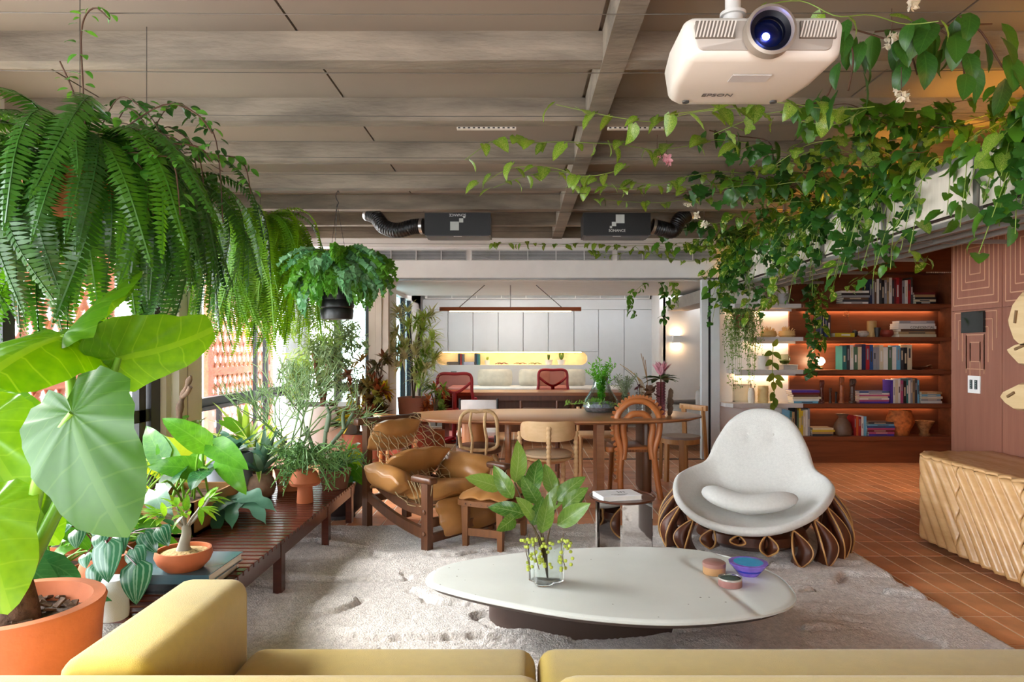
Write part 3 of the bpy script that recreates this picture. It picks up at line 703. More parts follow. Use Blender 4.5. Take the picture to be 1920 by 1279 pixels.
# ottoman
ot = thing('ottoman', 'small curved wood ottoman with a tufted tan leather pad', 'footstool', (-.17, 4.68, ZR), math.atan2(-.36, .93))
m_ow = wood('6b4226', '85552f', 2, .4, 3, .05)
for x, y in ((-.125, -.21), (.125, -.21), (-.125, .21), (.125, .21)):
    MB().grid([[(x+a*w, y+b*w, z) for a, b in ((-1, -1), (1, -1), (1, 1), (-1, 1))] for w, z in ((.017, 0), (.024, .31))], True).o('leg', m_ow, ot, 0)
for y in (-.21, .21): MB().box((0, y, .12), (.22, .022, .05)).o('stretcher', m_ow, ot, 0)
for x in (-.125, .125): MB().box((x, 0, .16), (.022, .4, .055)).o('stretcher', m_ow, ot, 0)
oc = [(-.18, -.22), (-.09, -.27), (.09, -.27), (.18, -.22), (.19, 0), (.18, .22), (.09, .27), (-.09, .27), (-.18, .22), (-.19, 0)]
P = loop_spline([(*q, 0) for q in oc], 60); MB().prism([(p.x, p.y) for p in P], .30, .335).o('seat_frame', m_ow, ot, 30)
cushion('pad', (0, 0, .35), (.36, .5, .09), rx(0), m_lea, ot)
for k in range(6): MB().lathe([(.006, -.004), (.005, .003), (0, .005)], 8).o('stud', m_jw, ot).matrix_local = Matrix.Translation((-.1+.04*k, -.272, .315)) @ Matrix.Rotation(PI/2, 4, 'X')
# ================================================================== MIRRORED SIDE TABLE
stb = thing('side_table', 'mirrored side table with a round bronze tray top beside the white armchair', 'table', (.62, 4.16, ZR))
m_mir = mat('c8c6c4', .04, 1.0, var=.02)
MB().lathe([(0, .418), (.192, .418), (.2, .424), (.2, .434), (.19, .434), (.186, .428), (0, .428)], 56).o('top', mat('5b3323', .22, .35), stb)
MB().beam((-.165, -.06, .209), (0, .12, .209), .012, .418).o('mirror_panel', m_mir, stb, 0); MB().beam((0, -.02, .209), (.16, -.12, .209), .012, .418).o('mirror_panel', m_mir, stb, 0)
bk = thing('book', 'white hardback lying on the bronze side table top', 'book', (.585, 4.13, .4525), .25)
MB().bb(-.12, .12, -.085, .085, .002, .026).o('pages', mat('dedad2', .8), bk, 0)
MB().bb(-.124, .124, -.089, .089, 0, .002).bb(-.124, .124, -.089, .089, .026, .029).bb(-.124, -.12, -.089, .089, .002, .026).o('cover', mat('e9e8ea', .4), bk, 0)
text('lettering', 'in', .07, m_black, bk, Matrix.Translation((.03, .02, .0292)), .0003)
for k in range(3): MB().box((.0, -.04-.012*k, .0293), (.11-.03*k, .005, .0004)).o('print_line', mat('6a6a6e', .6), bk, 0)
# ================================================================== DINING TABLE
m_tt = wood('9a6540', 'b07a50', 0, .28, 2.5, .03); m_dk = wood('5a3420', '6e4229', 2, .4); m_lt = wood('c89a66', 'd8ad7c', 2, .45, 3, .05)
dt = thing('dining_table', 'long oval wooden dining table on mixed pillar legs', 'table', (.31, 6.5, 0))
P = [(1.40*(abs(math.cos(a))**.82)*(1 if math.cos(a) > 0 else -1), .62*(abs(math.sin(a))**.9)*(1 if math.sin(a) > 0 else -1)) for a in [2*PI*k/96 for k in range(96)]]
MB().grid([[(x*s, y*s, z) for x, y in P] for s, z in ((.0, .732), (.98, .732), (1, .726), (1, .714), (.95, .695), (.2, .692), (0, .692))], True).o('tabletop', m_tt, dt, 35)
MB().lathe([(.115, 0), (.115, .69)], 36, (-.75, -.05, 0)).o('leg', wood('b0703f', 'c48350', 2, .4), dt)
MB().rbox((-.43, .1, .345), (.06, .3, .69), .02, 2).o('leg', m_tt, dt)
MB().grid([[(.42+a*w, -.12+b*.15, z) for a, b in ((-1, -1), (1, -1), (1, 1), (-1, 1))] for w, z in ((.06, 0), (.038, .04), (.035, .1), (.035, .69))], True).o('leg', m_tt, dt, 30)
MB().rbox((.86, 0, .345), (.09, .42, .69), .04, 3).o('leg', wood('5b3a26', '6b452c', 2, .4), dt)
# ---- twig chair
m_twig = mat('b4946a', .75, var=.3, scale=20, bump=.5, bscale=40)
def bumpy(P, r, n=40, amp=.25): 
    Q = spline(P, n); return Q, [r*(1+amp*noise.noise((i*.45, P[0][0]*9, P[0][2]*7))) for i in range(n)]
p = W(895, 800, 5.95); tc = thing('twig_chair', 'twig backed chair with a brown leather seat at the table', 'chair', (p.x, 6.15, 0), .05)
mb = MB(); Q, rr = bumpy([(-.15, -.24, .50), (-.165, -.25, .62), (-.15, -.26, .76), (-.09, -.265, .815), (0, -.265, .81), (.09, -.265, .815), (.15, -.26, .76), (.165, -.25, .62), (.15, -.24, .5), (0, -.24, .475), (-.15, -.24, .50)], .016, 90); mb.tube(Q, rr, 7).o('back_frame', m_twig, tc, 60)
for x in (-.06, .065):
    Q, rr = bumpy([(x, -.265, .82), (x-.012, -.262, .7), (x+.008, -.25, .56), (x, -.245, .42), (x+.02, -.25, .37)], .013); MB().tube(Q, rr, 7).o('back_stick', m_twig, tc, 60)
MB().lathe([(0, .50), (.17, .495), (.205, .47), (.20, .43), (.17, .41), (0, .405)], 36).o('seat', mat('5d4538', .4, var=.15), tc)
for x, y in ((-.16, -.16), (.16, -.16), (-.15, .15), (.15, .15)):
    Q, rr = bumpy([(x*.8, y*.8, .42), (x*1.12, y*1.1, .32), (x*1.18, y*1.18, .15), (x*1.2, y*1.2, 0)], .018, 24); MB().tube(Q, rr, 7).o('leg', m_twig, tc, 60)
# ---- bobbin chair
p = W(1029, 800, 5.72); bc = thing('bobbin_chair', 'blonde wood chair with beaded posts and a curved backrest at the table', 'chair', (p.x, 5.98, 0))
m_bl = wood('cfa878', 'dcb88a', 0, .5, 2, .03)
def bobbin(a, b, r, n):
    a = Vector(a); b = Vector(b); m = MB(); P = []; rr = []
    for i in range(n*4+1): P.append(a.lerp(b, i/(n*4))); rr.append(r*(.66+.34*abs(math.sin(PI*i/4))))
    return m.tube(P, rr, 10)
for ang in (-1.35, 0, 1.35, 2.5, -2.5):
    x, y = .25*math.sin(ang), -.25*math.cos(ang); hgt = .70 if abs(ang) < .1 else (.64 if abs(ang) < 2 else .36)
    bobbin((x, y, 0), (x, y, hgt), .024, int(hgt*26)).o('leg', m_bl, bc, 60)
rows = []
for i in range(31):
    a = -1.3+2.6*i/30; e = (1-abs(-1+2*i/30)**6)**.5
    rows.append([Vector((r*math.sin(a), -r*math.cos(a), .655+dz*e)) for r, dz in ((.235, -.085), (.25, -.085), (.25, .085), (.235, .085))])
MB().grid(rows, True).o('backrest', m_bl, bc, 50)
MB().lathe([(0, .465), (.19, .462), (.215, .445), (.21, .425), (.16, .41), (0, .41)], 40).o('seat_pad', mat('d0b795', .6, var=.05), bc)
MB().lathe([(0, .36), (.14, .365), (.215, .40), (.2, .41), (0, .41)], 40).o('seat', m_bl, bc)
# ---- saddle leather arch chair
p = W(1192, 800, 6.15); sch = thing('arch_chair', 'saddle leather chair with scalloped arched back at the dining table', 'chair', (p.x, 6.38, 0), .08)
m_sad = mat('b06a38', .4, var=.15, scale=4, bump=.1)
arch = [(-.155, -.235, 0), (-.16, -.23, .25), (-.15, -.235, .42), (-.195, -.24, .60), (-.185, -.245, .76), (-.10, -.25, .86), (0, -.25, .885), (.10, -.25, .86), (.185, -.245, .76), (.195, -.24, .60), (.15, -.235, .42), (.17, -.24, .22), (.20, -.27, 0)]
MB().tube(spline(arch, 90), .028, 12).o('outer_arch', m_sad, sch, 60)
inn = [(-.135, -.235, .36), (-.12, -.23, .5), (-.135, -.235, .66), (-.07, -.24, .755), (0, -.24, .77), (.07, -.24, .755), (.135, -.235, .66), (.12, -.23, .5), (.135, -.235, .36)]
MB().tube(spline(inn, 60), .03, 12).o('inner_arch', m_sad, sch, 60)
S = spline(arch, 140); sq = []
for i in range(8, 122, 3):
    a = S[i]; t = (S[i+1]-S[i-1]).normalized(); n_ = Vector((-t.z, 0, t.x)); n_ = n_ if n_.dot(Vector((a.x, 0, a.z-.45))) > 0 else -n_
    if a.x > .05 and a.z < .7: continue
    MB().add([a+n_*.02-t*.022, a+n_*.055-t*.012, a+n_*.06+t*.006, a+n_*.02+t*.022]+[q+Vector((0, .006, 0)) for q in (a+n_*.02-t*.022, a+n_*.055-t*.012, a+n_*.06+t*.006, a+n_*.02+t*.022)], [(0, 1, 2, 3), (7, 6, 5, 4), (0, 4, 5, 1), (1, 5, 6, 2), (2, 6, 7, 3)]).o('scallop', m_sad, sch, 0)
MB().rbox((0, 0, .44), (.40, .42, .05), .02, 3).o('seat', m_sad, sch)
st_ = MB()
for k in range(26): st_.box((-.17+.0136*k, -.213, .432), (.006, .006, .022))
tag(st_.o('stitching', mat('6e3f1f', .6), sch, 0), kind='stuff')
for x in (-.15, .15): MB().tube([(x, .17, .43), (x*1.1, .2, 0)], .022, 10).o('leg', m_sad, sch)
MB().lathe([(.0, -.03), (.045, -.028), (.05, 0), (.045, .02), (0, .022)], 16, (-.225, -.1, .44), 1, 1.3).o('armlet', m_sad, sch)
# ---- wooden stool chair
p = W(1285, 800, 7.05); wc = thing('stool_chair', 'oiled wood chair with a short back bar at the table end', 'chair', (p.x-.05, 7.05, 0), math.radians(-62))
m_wc = wood('a5713f', 'bb8850', 2, .45, 3, .03)
P = [(.2*math.cos(a) if abs(math.cos(a)) < .99 else .2*math.cos(a), .2*math.sin(a)) for a in [2*PI*k/40 for k in range(40)]]
MB().prism(P, .435, .46).o('seat', mat('8b7a70', .5), wc, 30)
MB().prism([(x*.97, y*.97) for x, y in P], .385, .435).o('seat_ring', m_wc, wc, 30)
for x, y, z in ((-.16, -.13, .44), (.16, -.13, .44), (0, -.185, .44)): MB().beam((x, y, 0), (x*.95, y*.95, z), .045, .03).o('leg', m_wc, wc, 0)
for x in (-.15, .15): MB().beam((x*1.1, .22, 0), (x*.95, .17, .76 if x > 0 else .76), .045, .03).o('leg', m_wc, wc, 0)
MB().rbox((0, .175, .745), (.40, .035, .055), .006, 2).o('back_bar', m_wc, wc)
# ---- round back chair at left end
p = W(742, 800, 6.6); rc = thing('hoop_chair', 'blonde hoop backed chair behind the leather lounge chair', 'chair', (p.x-.02, 6.75, 0), -1.2)
m_or = wood('c98a50', 'd89c60', 2, .4, 3, .03)
MB().tube(spline([(.23*math.sin(a), -.2*math.cos(a), .70-.02*abs(a)) for a in [-2.1+4.2*i/16 for i in range(17)]], 50), [.012+.012*math.sin(PI*i/49)**.5 for i in range(50)], 10).o('hoop', m_or, rc, 60)
MB().lathe([(0, .45), (.2, .45), (.215, .44), (.2, .415), (0, .41)], 36).o('seat', m_or, rc)
for x, y, z in ((-.19, -.12, .68), (.19, -.12, .68), (-.16, .15, .43), (.16, .15, .43)): MB().tube([(x*1.05, y*1.05, 0), (x, y, .43), (x*1.05, y*1.05, z)], [.014, .018, .014], 10).o('leg', m_or, rc)
MB().tube([(0, -.19, .70), (0, -.17, .44)], .012, 8).o('spine', m_or, rc)
# ---- far side chairs
def far_chair(name, x, y, label, kind):
    t = thing(name, label, 'chair', (x, y, 0), PI)
    if kind == 'white':
        MB().rbox((0, -.2, .70), (.40, .025, .17), .01, 2).o('backrest', mat('e6e4e4', .5), t)
        for s in (-1, 1): MB().tube([(s*.21, -.2, .80), (s*.21, -.19, .0)], .012, 8).o('leg', m_black, t); MB().tube([(s*.2, .2, .44), (s*.2, .2, 0)], .012, 8).o('leg', m_black, t)
        MB().rbox((0, 0, .45), (.42, .42, .05), .02, 2).o('seat', mat('e2dfdd', .5), t)
    elif kind == 'woven':
        mb = MB(); 
        for s in (-1, 1): MB().tube([(s*.2, -.2, .78), (s*.19, -.19, 0)], .015, 8).o('leg', m_dk, t); MB().tube([(s*.19, .19, .45), (s*.19, .19, 0)], .015, 8).o('leg', m_dk, t)
        MB().rbox((0, -.2, .68), (.36, .02, .05), .008, 2).o('back_slat', m_dk, t)
        MB().lathe([(0, .455), (.2, .455), (.215, .44), (.2, .42), (0, .42)], 32).o('seat', mat('7b5a3e', .8, var=.4, scale=60), t)
    else:
        for s in (-1, 1): MB().tube([(s*.19, -.19, .72), (s*.19, -.19, 0)], .018, 8).o('leg', m_lt, t); MB().tube([(s*.19, .19, .44), (s*.19, .19, 0)], .018, 8).o('leg', m_lt, t)
        for s in (-1, 1): MB().box((s*.1, -.19, .62), (.1, .015, .2)).o('back_panel', m_lt, t, 0)
        MB().rbox((0, 0, .44), (.42, .40, .035), .012, 2).o('seat', m_lt, t)
far_chair('steel_chair', W(895, 756, 7.4).x, 7.42, 'white panel backed chair with black legs on the far side of the table', 'white')
far_chair('rush_chair', W(1012, 756, 7.3).x, 7.35, 'dark wood chair with a woven seat on the far side of the table', 'woven')
far_chair('plank_chair', W(1122, 756, 7.2).x, 7.3, 'plain pale wood chair beyond the table leg', 'plain')
# ================================================================== THINGS ON THE DINING TABLE
ZD = .732
p = G(1127, 772, ZD); tv = thing('terrarium_vase', 'bell shaped glass terrarium with a feathery green fern', 'vase', (p.x, p.y, ZD))
MB().lathe([(0, 0), (.15, .002), (.185, .05), (.165, .12), (.10, .22), (.07, .31), (.08, .345), (.076, .345), (.066, .31), (.096, .22), (.16, .12), (.18, .05), (.145, .006), (0, .006)], 40).o('glass_bell', glass('eef6f4', thin=True, alpha=.1), tv)
MB().lathe([(0, .008), (.14, .008), (.17, .05), (.16, .085), (.1, .10), (0, .09)], 24, wob=lambda a, z: 1+.05*math.sin(5*a+z*40)).o('soil', mat('a494a4', .7, var=.5, scale=30), tv)
def feather(name, par, c, n, L, m, spread, up, lw=.012, ll=.03, nl=34, stemr=.0016):
    """thin branches with needle leaves joined per branch"""
    nd = gleaf(1, .3, 'lance', 2, 1, .2, 0)
    for k in range(n):
        az = 2*PI*(k+R.random())/n; sp_ = spread*R.uniform(.3, 1); hh = L*R.uniform(.6, 1)
        e = Vector((math.cos(az)*sp_, math.sin(az)*sp_, up*hh)); Q = spline([c, Vector(c)+Vector((e.x*.3, e.y*.3, e.z*.6)), Vector(c)+e], 14)
        B = Bunch(); stm = MB().tube(Q, stemr, 4)
        for i in range(nl):
            q = Q[min(13, int(2+i/nl*12))]+rv(.006); B.add(nd, orient(rv(1)+Vector((0, 0, .5)), rv(1)), q, ll*R.uniform(.6, 1.2))
        ob = stm.o('stem', m, par, 40); B.o(name, m, ob, ab=False)
feather('needles', tv, (0, 0, .1), 26, .42, leafm('3f8a1e', '6cc02e', .4), .17, 1.0, ll=.045, nl=40)
feather('needles', tv, (-.05, -.05, .12), 10, .12, leafm('7fae4a', 'a8c86a', .4), .36, -.5, ll=.04, nl=34)
def ribbed(px_, hgt, r, hexc, label, n=10, ng=14):
    p = G(px_, 772, ZD); p.y = 6.35+R.uniform(-.1, .1); p.x = (px_-CX)*p.y/F; t = thing('ribbed_vase', label, 'vase', (p.x, p.y, ZD), 0, 'ribbed glass vases on the dining table'); P = [(0, 0)]
    for i in range(n*4+1): P.append((r*(.82+.18*abs(math.sin(PI*i/4))), .004+hgt*i/(n*4)))
    MB().lathe(P, 24, wob=lambda a, z: 1+.04*math.cos(ng*a), caps=False).o('glass_body', glass(hexc, thin=True, alpha=.11), t); return t
v1 = ribbed(1172, .20, .036, 'e6ece8', 'clear ribbed vase with grey green sprigs beside the terrarium')
feather('needles', v1, (0, 0, .12), 22, .26, leafm('47583a', '7a8a66', .2), .12, 1.0, ll=.035, nl=26)
v2 = ribbed(1199, .22, .035, 'e9ecee', 'clear ribbed vase with a dark red flower head and dried grass')
MB().tube(spline([(0, 0, .1), (0, 0, .25), (-.05, 0, .36), (-.14, 0, .44)], 10), .003, 5).o('stem', m_stem, v2)
for k in range(5): MB().tube(spline([(0, 0, .1), (.01*k, 0, .3), (-.05-.03*k, .02*k, .40+.02*k)], 8), .0025, 4).o('grass_stem', mat('a88a58', .8), v2)
lm_r = gleaf(1, .5, 'oval', 4, 2, .6, .3)
for k in range(14): put_leaf(lm_r, leafm('3a1018', '5c1c24', .15, .5), v2, Vector((p.x, p.y, 0))*0+v2.location+Vector((-.01, 0, .27)), rv(1)+Vector((0, 0, .1)), rv(1), R.uniform(.04, .06), 'petal')
v3 = ribbed(1216, .20, .034, 'd8c8b4', 'amber ribbed vase with dried brown leaves')
for k in range(12): put_leaf(lm_r, leafm('4a3020', '6e4c34', .1, .6), v3, v3.location+Vector((R.uniform(-.03, .05), 0, R.uniform(.2, .3))), rv(1)+Vector((0, 0, -.3)), rv(1), R.uniform(.07, .12))
for k in range(3): MB().tube(spline([(0, 0, .1), (-.01, 0, .3), (-.03-.02*k, 0, .52+.03*k)], 8), .003, 4).o('dry_stem', mat('8a6a48', .8), v3)
v4 = ribbed(1239, .31, .044, 'c79aa4', 'tall plum coloured ribbed vase with a pink protea', 12)
P0 = v4.location+Vector((0, 0, .37))
m_pro = leafm('c98a98', 'e4b4bc', .3, .5); lp = gleaf(1, .26, 'lance', 4, 2, -.5, .3)
for k in range(40): a = R.uniform(0, 6.28); s = R.uniform(.3, 1); put_leaf(lp, m_pro, v4, P0, (math.cos(a)*s*.7, math.sin(a)*s*.7, 1), (math.cos(a), math.sin(a), .2), R.uniform(.12, .165), 'petal')
for k in range(14): a = R.uniform(0, 6.28); put_leaf(LM[1], leafm('2d4a24', '4c6a38', .2), v4, P0+Vector((0, 0, -.03)), (math.cos(a), math.sin(a)*.6, R.uniform(-.1, .5)), (0, 0, 1), R.uniform(.14, .2))
MB().tube([(0, 0, .05), (0, 0, .38)], .006, 6).o('stem', m_stem, v4)
for k in range(7): put_leaf(lm_r, leafm('4a3524', '5e4632', .1, .6), v4, v4.location+Vector((.09, 0, .26-.03*k)), (R.uniform(-.2, .2), 0, -1), (0, -1, 0), .1)
# ================================================================== STUDY
dk = thing('desk', 'long dark wood desk in the study with shelves below', 'desk', (.55, 10.05, 0))
m_de = wood('8a5230', 'a0653c', 0, .35, 2.5, .03)
MB().bb(-1.15, 1.55, 9.7, 10.4, .69, .735).o('desktop', m_de, dk, 0, True); MB().bb(-1.15, 1.55, 9.71, 9.73, .62, .69).o('apron', m_dk, dk, 0, True)
for x in (-1.1, .75, 1.45): MB().bb(x-.02, x+.02, 9.75, 10.35, 0, .69).o('side_panel', m_dk, dk, 0, True)
MB().bb(.75, 1.45, 9.85, 10.3, .30, .33).o('shelf', m_dk, dk, 0, True)
MB().bb(-1.1, 1.45, 10.3, 10.33, .25, .69).o('back_panel', m_dk, dk, 0, True)
m_red = mat('a8222c', .4, var=.06); m_rm = mat('b84a40', .6)
def red_chair(x, y, rz_, label):
    t = thing('office_chair', label, 'chair', (x, y, 0), rz_, 'red office chairs at the desk')
    MB().tube([(0, 0, .08), (0, 0, .42)], .03, 12).o('gas_column', m_red, t)
    for k in range(5):
        a = 2*PI*k/5+.3; e = Vector((math.cos(a)*.31, math.sin(a)*.31, .085)); MB().beam((0, 0, .12), e, .045, .03).o('base_arm', m_red, t, 0)
        MB().lathe([(0, -.022), (.03, -.022), (.035, 0), (.03, .022), (0, .022)], 14).o('caster', m_black, t).matrix_local = Matrix.Translation((e.x, e.y, .035)) @ Matrix.Rotation(PI/2, 4, 'X')
    MB().rbox((0, .02, .46), (.5, .48, .07), .03, 3).o('seat', mat('a03030', .8), t)
    fr = loop_spline([(-.24, -.25, .55), (-.235, -.27, .8), (-.21, -.28, 1.0), (0, -.29, 1.015), (.21, -.28, 1.0), (.235, -.27, .8), (.24, -.25, .55), (0, -.24, .53)], 60)
    MB().tube(fr, .022, 8, closed=True).o('back_frame', m_red, t, 60)
    MB().tube(spline([(-.225, -.275, .90), (-.1, -.285, .80), (0, -.29, .76), (.1, -.285, .80), (.225, -.275, .90)], 20), .02, 8).o('yoke', m_red, t, 60)
    MB().tube([(0, -.29, .77), (0, -.3, .6), (0, -.2, .42)], .03, 8).o('back_stem', m_red, t, 60)
    q = MB().add([p_+Vector((0, .005, 0)) for p_ in fr], [tuple(range(60))]).o('mesh_back', glass('d08a80', rough=.5, alpha=.05), t, 0)
    for s in (-1, 1): MB().rbox((s*.29, .0, .66), (.06, .24, .03), .012, 2).o('arm_pad', m_red, t); MB().beam((s*.28, -.05, .64), (s*.22, -.1, .45), .04, .02).o('arm_post', m_red, t, 0)
red_chair(-.93, 9.55, .12, 'red office chair with its back to the dining table left of the desk')
red_chair(.55, 10.75, PI+.1, 'red office chair on the far side of the study desk')
bn = thing('daybed', 'white upholstered bench along the study wall', 'daybed', (.6, 11.45, 0))
MB().bb(-1.2, 1.75, 11.15, 11.95, 0, .58).o('base', m_dk, bn, 0, True); MB().rbox((.27, 11.53, .65), (2.95, .8, .15), .03, 3).o('mattress', mat('e2dfdb', .9), bn, 60, True)
m_cush = mat('cfc7b4', .9, var=.12, scale=8)
for (px_, label) in ((928, 'left of the two cream cushions on the study bench'), (1002, 'right of the two cream cushions on the study bench')):
    p = W(px_, 707, 11.7); t = thing('cushion', label, 'cushion', (p.x, 11.72, .725), 0, 'cream cushions on the study bench')
    cushion('cover', (0, 0, .14), (.60 if px_ < 950 else .54, .30, .16), rx(1.25), m_cush, t, n=5)
p = W(1078, 707, 11.7); t = thing('cushion', 'small warm cushion half hidden behind the red chair', 'cushion', (p.x, 11.72, .725), 0, 'cream cushions on the study bench'); cushion('cover', (0, 0, .14), (.36, .30, .15), rx(1.25), m_cush, t, n=5)
# wardrobes
wdb = thing('wardrobe', 'grey white built in wardrobe with a lit rounded niche', 'wardrobe', (.3, YB, 0))
m_wd = mat('c5c6c7', .5, var=.02)
x0n, x1n, z0n, z1n = W(818, 0, YB).x, W(1101, 0, YB).x, 1.075, 1.303
def door(a, b, z0, z1): MB().rbox(((a+b)/2, YB, (z0+z1)/2), (b-a-.008, .03, z1-z0-.008), .004, 1).o('door', m_wd, wdb, 0, True)
seams = [W(q, 0, YB).x for q in (793, 840, 887, 934, 981, 1028, 1076, 1122, 1170, 1224)]
for a, b in zip(seams[:-1], seams[1:]):
    if b <= W(1123, 0, YB).x+.01: door(a, b, 1.303, 2.05)
    else: door(a, b, .0, 2.05)
MB().bb(seams[0], seams[-1], YB-.02, YB+.3, 2.05, 2.23).o('fascia', m_wd, wdb, 0, True)
MB().bb(seams[0], x0n, YB-.015, YB+.0, 0, 1.303).bb(x0n, x1n, YB-.015, YB, 0, z0n).bb(x1n, seams[7], YB-.015, YB, 0, 1.303).o('lower_panel', m_wd, wdb, 0, True)
MB().bb(x0n, x1n, YB+.22, YB+.24, z0n, z1n).bb(x0n, x1n, YB, YB+.24, z0n-.02, z0n).bb(x0n, x1n, YB, YB+.24, z1n, z1n+.02).bb(x0n-.02, x0n, YB, YB+.24, z0n, z1n).bb(x1n, x1n+.02, YB, YB+.24, z0n, z1n).o('niche_lining', mat('efe0bf', .6), wdb, 0, True)
for xe, s in ((x0n, 1), (x1n, -1)):   # rounded niche ends
    for zz, tz in ((z0n, 1), (z1n, -1)):
        r_ = .112; cx_, cz_ = xe+s*r_, zz+tz*r_
        P = [(xe, zz)]+[(cx_-s*r_*math.cos(a), cz_-tz*r_*math.sin(a)) for a in [i*PI/2/8 for i in range(9)]]
        MB().prism([(a, b) for a, b in P], -.0, .015, Matrix.Translation((0, YB, 0)) @ Matrix.Rotation(PI/2, 4, 'X')).o('niche_corner', m_wd, wdb, 0, True)
MB().bb(x0n+.1, x1n-.1, YB+.03, YB+.05, z1n-.012, z1n-.002).o('led_strip', emis('ffdca8', 16), wdb, 0, True)
MB().box((W(851, 0, YB).x, YB-.02, .93), (.1, .01, .07)).o('socket_plate', mat('777', .4) if False else mat('6e6e70', .4), wdb, 0, True)
# niche items
def nbook(px_, w, hh, hexc, label, flat=False, z=z0n, d=.15):
    x = W(px_, 0, YB).x; t = thing('book', label, 'book', (x, YB+.11, z), 0, 'books in the study niche')
    if flat: MB().bb(-w/2, w/2, -.08, .08, 0, hh).o('cover', mat(hexc, .5), t, 0)
    else: MB().bb(-w/2, w/2, -.08, .08, 0, hh).o('cover', mat(hexc, .5), t, 0)
for i, (px_, c) in enumerate(((860, '3a3c40'), (864, '8a2a2a'), (868, '5a5f68'), (891, '40434a'), (895, '2f5a74'), (898, '3e8070'))):
    nbook(px_, .03, .2-.005*(i % 3), c, f'{["charcoal", "dark red", "slate", "black", "blue", "teal"][i]} upright book in the lit study niche')
for i, (px_, w, c, l) in enumerate(((848, .2, '57504a', 'brown grey book lying at the left end of the study niche'), (879, .18, '9aa0b8', 'pale lilac book lying between upright books in the niche'))): nbook(px_, w, .05, c, l, True)
p_ = MB(); x = W(913, 0, YB).x; t = thing('pot_plant', 'tiny white pot with a sprig in the study niche', 'plant', (x, YB+.1, z0n)); MB().lathe([(.04, 0), (.05, .08), (.04, .08), (.035, .01)], 20).o('pot', m_white, t)
for k in range(6): put_leaf(lm_r, leafm('6a8a3a', '8aa84a', .3), t, t.location+Vector((0, 0, .08)), rv(1)+Vector((0, 0, 1.2)), rv(1), .07)
for px_, c, l in ((940, '6b3a34', 'dark cluster of cones in the study niche'), (975, '8a6a4a', 'dry branched coral in the study niche'), (1003, '7a7a4a', 'small green twig sculpture in the study niche')):
    t = thing('dried_branch', l, 'ornament', (W(px_, 0, YB).x, YB+.1, z0n))
    for k in range(9): a = 2*PI*k/9; MB().tube(spline([(0, 0, .01), (.05*math.cos(a), .03*math.sin(a), .035), (.12*math.cos(a), .05*math.sin(a), .012)], 6), .007, 5).o('branch', mat(c, .8), t)
for px_, l, sx in ((1029, 'white pot with an upright succulent in the study niche', 0), (1053, 'white pot with arching leaves in the study niche', 1)):
    t = thing('pot_plant', l, 'plant', (W(px_, 0, YB).x, YB+.08, z0n)); MB().lathe([(.05, 0), (.075, .09), (.065, .09), (.06, .01)], 24).o('pot', m_white, t)
    for k in range(14): a = R.uniform(0, 6.28); put_leaf(gleaf(1, .12 if sx else .3, 'strap', 5, 2, 1.6 if sx else .1, .2), leafm('3a5a22', '6a8a3a', .3), t, t.location+Vector((0, 0, .08)), (math.cos(a)*(.9 if sx else .3), math.sin(a)*.4, 1), (math.cos(a), math.sin(a), .3), .2 if sx else .11)
# pendant lamp over the desk
pl = thing('pendant_lamp', 'long wooden bar pendant lamp hung on three rods', 'lamp', (W(957, 582, 9.0).x, 9.0, 1.85))
MB().grid([[(s*.93*k, y, z) for y, z in ((-.05, 0.005), (.05, .005), (.035, .055), (-.035, .055))] for s, k in ((-1, 1), (1, 1))], True).o('bar', wood('7a3a1c', '8a4826', 0, .4), pl, 0)
for s in (-1, 1): MB().box((s*.925, 0, .03), (.012, .09, .05)).o('end_cap', wood('7a3a1c', '8a4826', 0, .4), pl, 0)
MB().bb(-.80, .80, -.03, .03, -.004, .006).o('diffuser', emis('ffe0b8', 5), pl, 0)
for a, b in ((-.68, -.34), (0, 0), (.68, .34)): MB().tube([(a, 0, .05), (b, 0, .345)], .006, 6).o('rod', mat('6f6a68', .4, .5), pl)
p = W(951, 557, 10.9); t = thing('ceiling_lamp', 'flat white round ceiling lamp in the study', 'lamp', (p.x, 11.0, 2.42)); MB().lathe([(.2, -.055), (.22, -.05), (.22, 0)], 32).o('body', m_white, t); MB().lathe([(0, -.06), (.18, -.06), (.2, -.05)], 32).o('diffuser', emis('fff4e6', 24), t)
# wall sconce
p = W(1268, 636, 11.28); t = thing('wall_sconce', 'small square white wall light glowing up and down', 'lamp', (p.x, 11.3, p.z-.06))
MB().bb(-.065, .065, -.12, 0, 0, .12).o('body', m_white, t, 0)
for z, d in ((.125, 1), (-.005, -1)):
    MB().box((0, -.06, z), (.08, .06, .006)).o('bulb', emis('ffcf98', 60), t, 0)
# grey armchairs in the study corner
def grey_chair(x, y, rz_, label, c):
    t = thing('lounge_armchair', label, 'armchair', (x, y, 0), rz_, 'grey armchairs in the study corner'); m = mat(c, .9, var=.1, scale=20, bump=.3, bscale=200)
    MB().rbox((0, -.02, .28), (.6, .62, .2), .06, 3).o('seat_cushion', m, t); MB().rbox((0, .28, .52), (.62, .16, .58), .06, 3).o('backrest', m, t)
    for s in (-1, 1): MB().rbox((s*.35, 0, .34), (.13, .7, .42), .05, 3).o('arm', m, t)
    for a in (-.3, .3):
        for b in (-.3, .3): MB().box((a, b, .06), (.05, .05, .12)).o('foot', m_black, t, 0)
grey_chair(2.25, 9.5, -1.9, 'speckled pale grey armchair by the sliding door', 'b2aca6'); grey_chair(2.75, 10.5, -1.2, 'dark grey sofa chair under the wall light', '77716c')
tag(MB().rbox((-1.0, 10.6, .012), (1.3, 1.6, .02), .008, 1).o('floor_mat', mat('b5564c', .95, var=.15, scale=30)), 'dusty red rug under the study desk', 'rug')
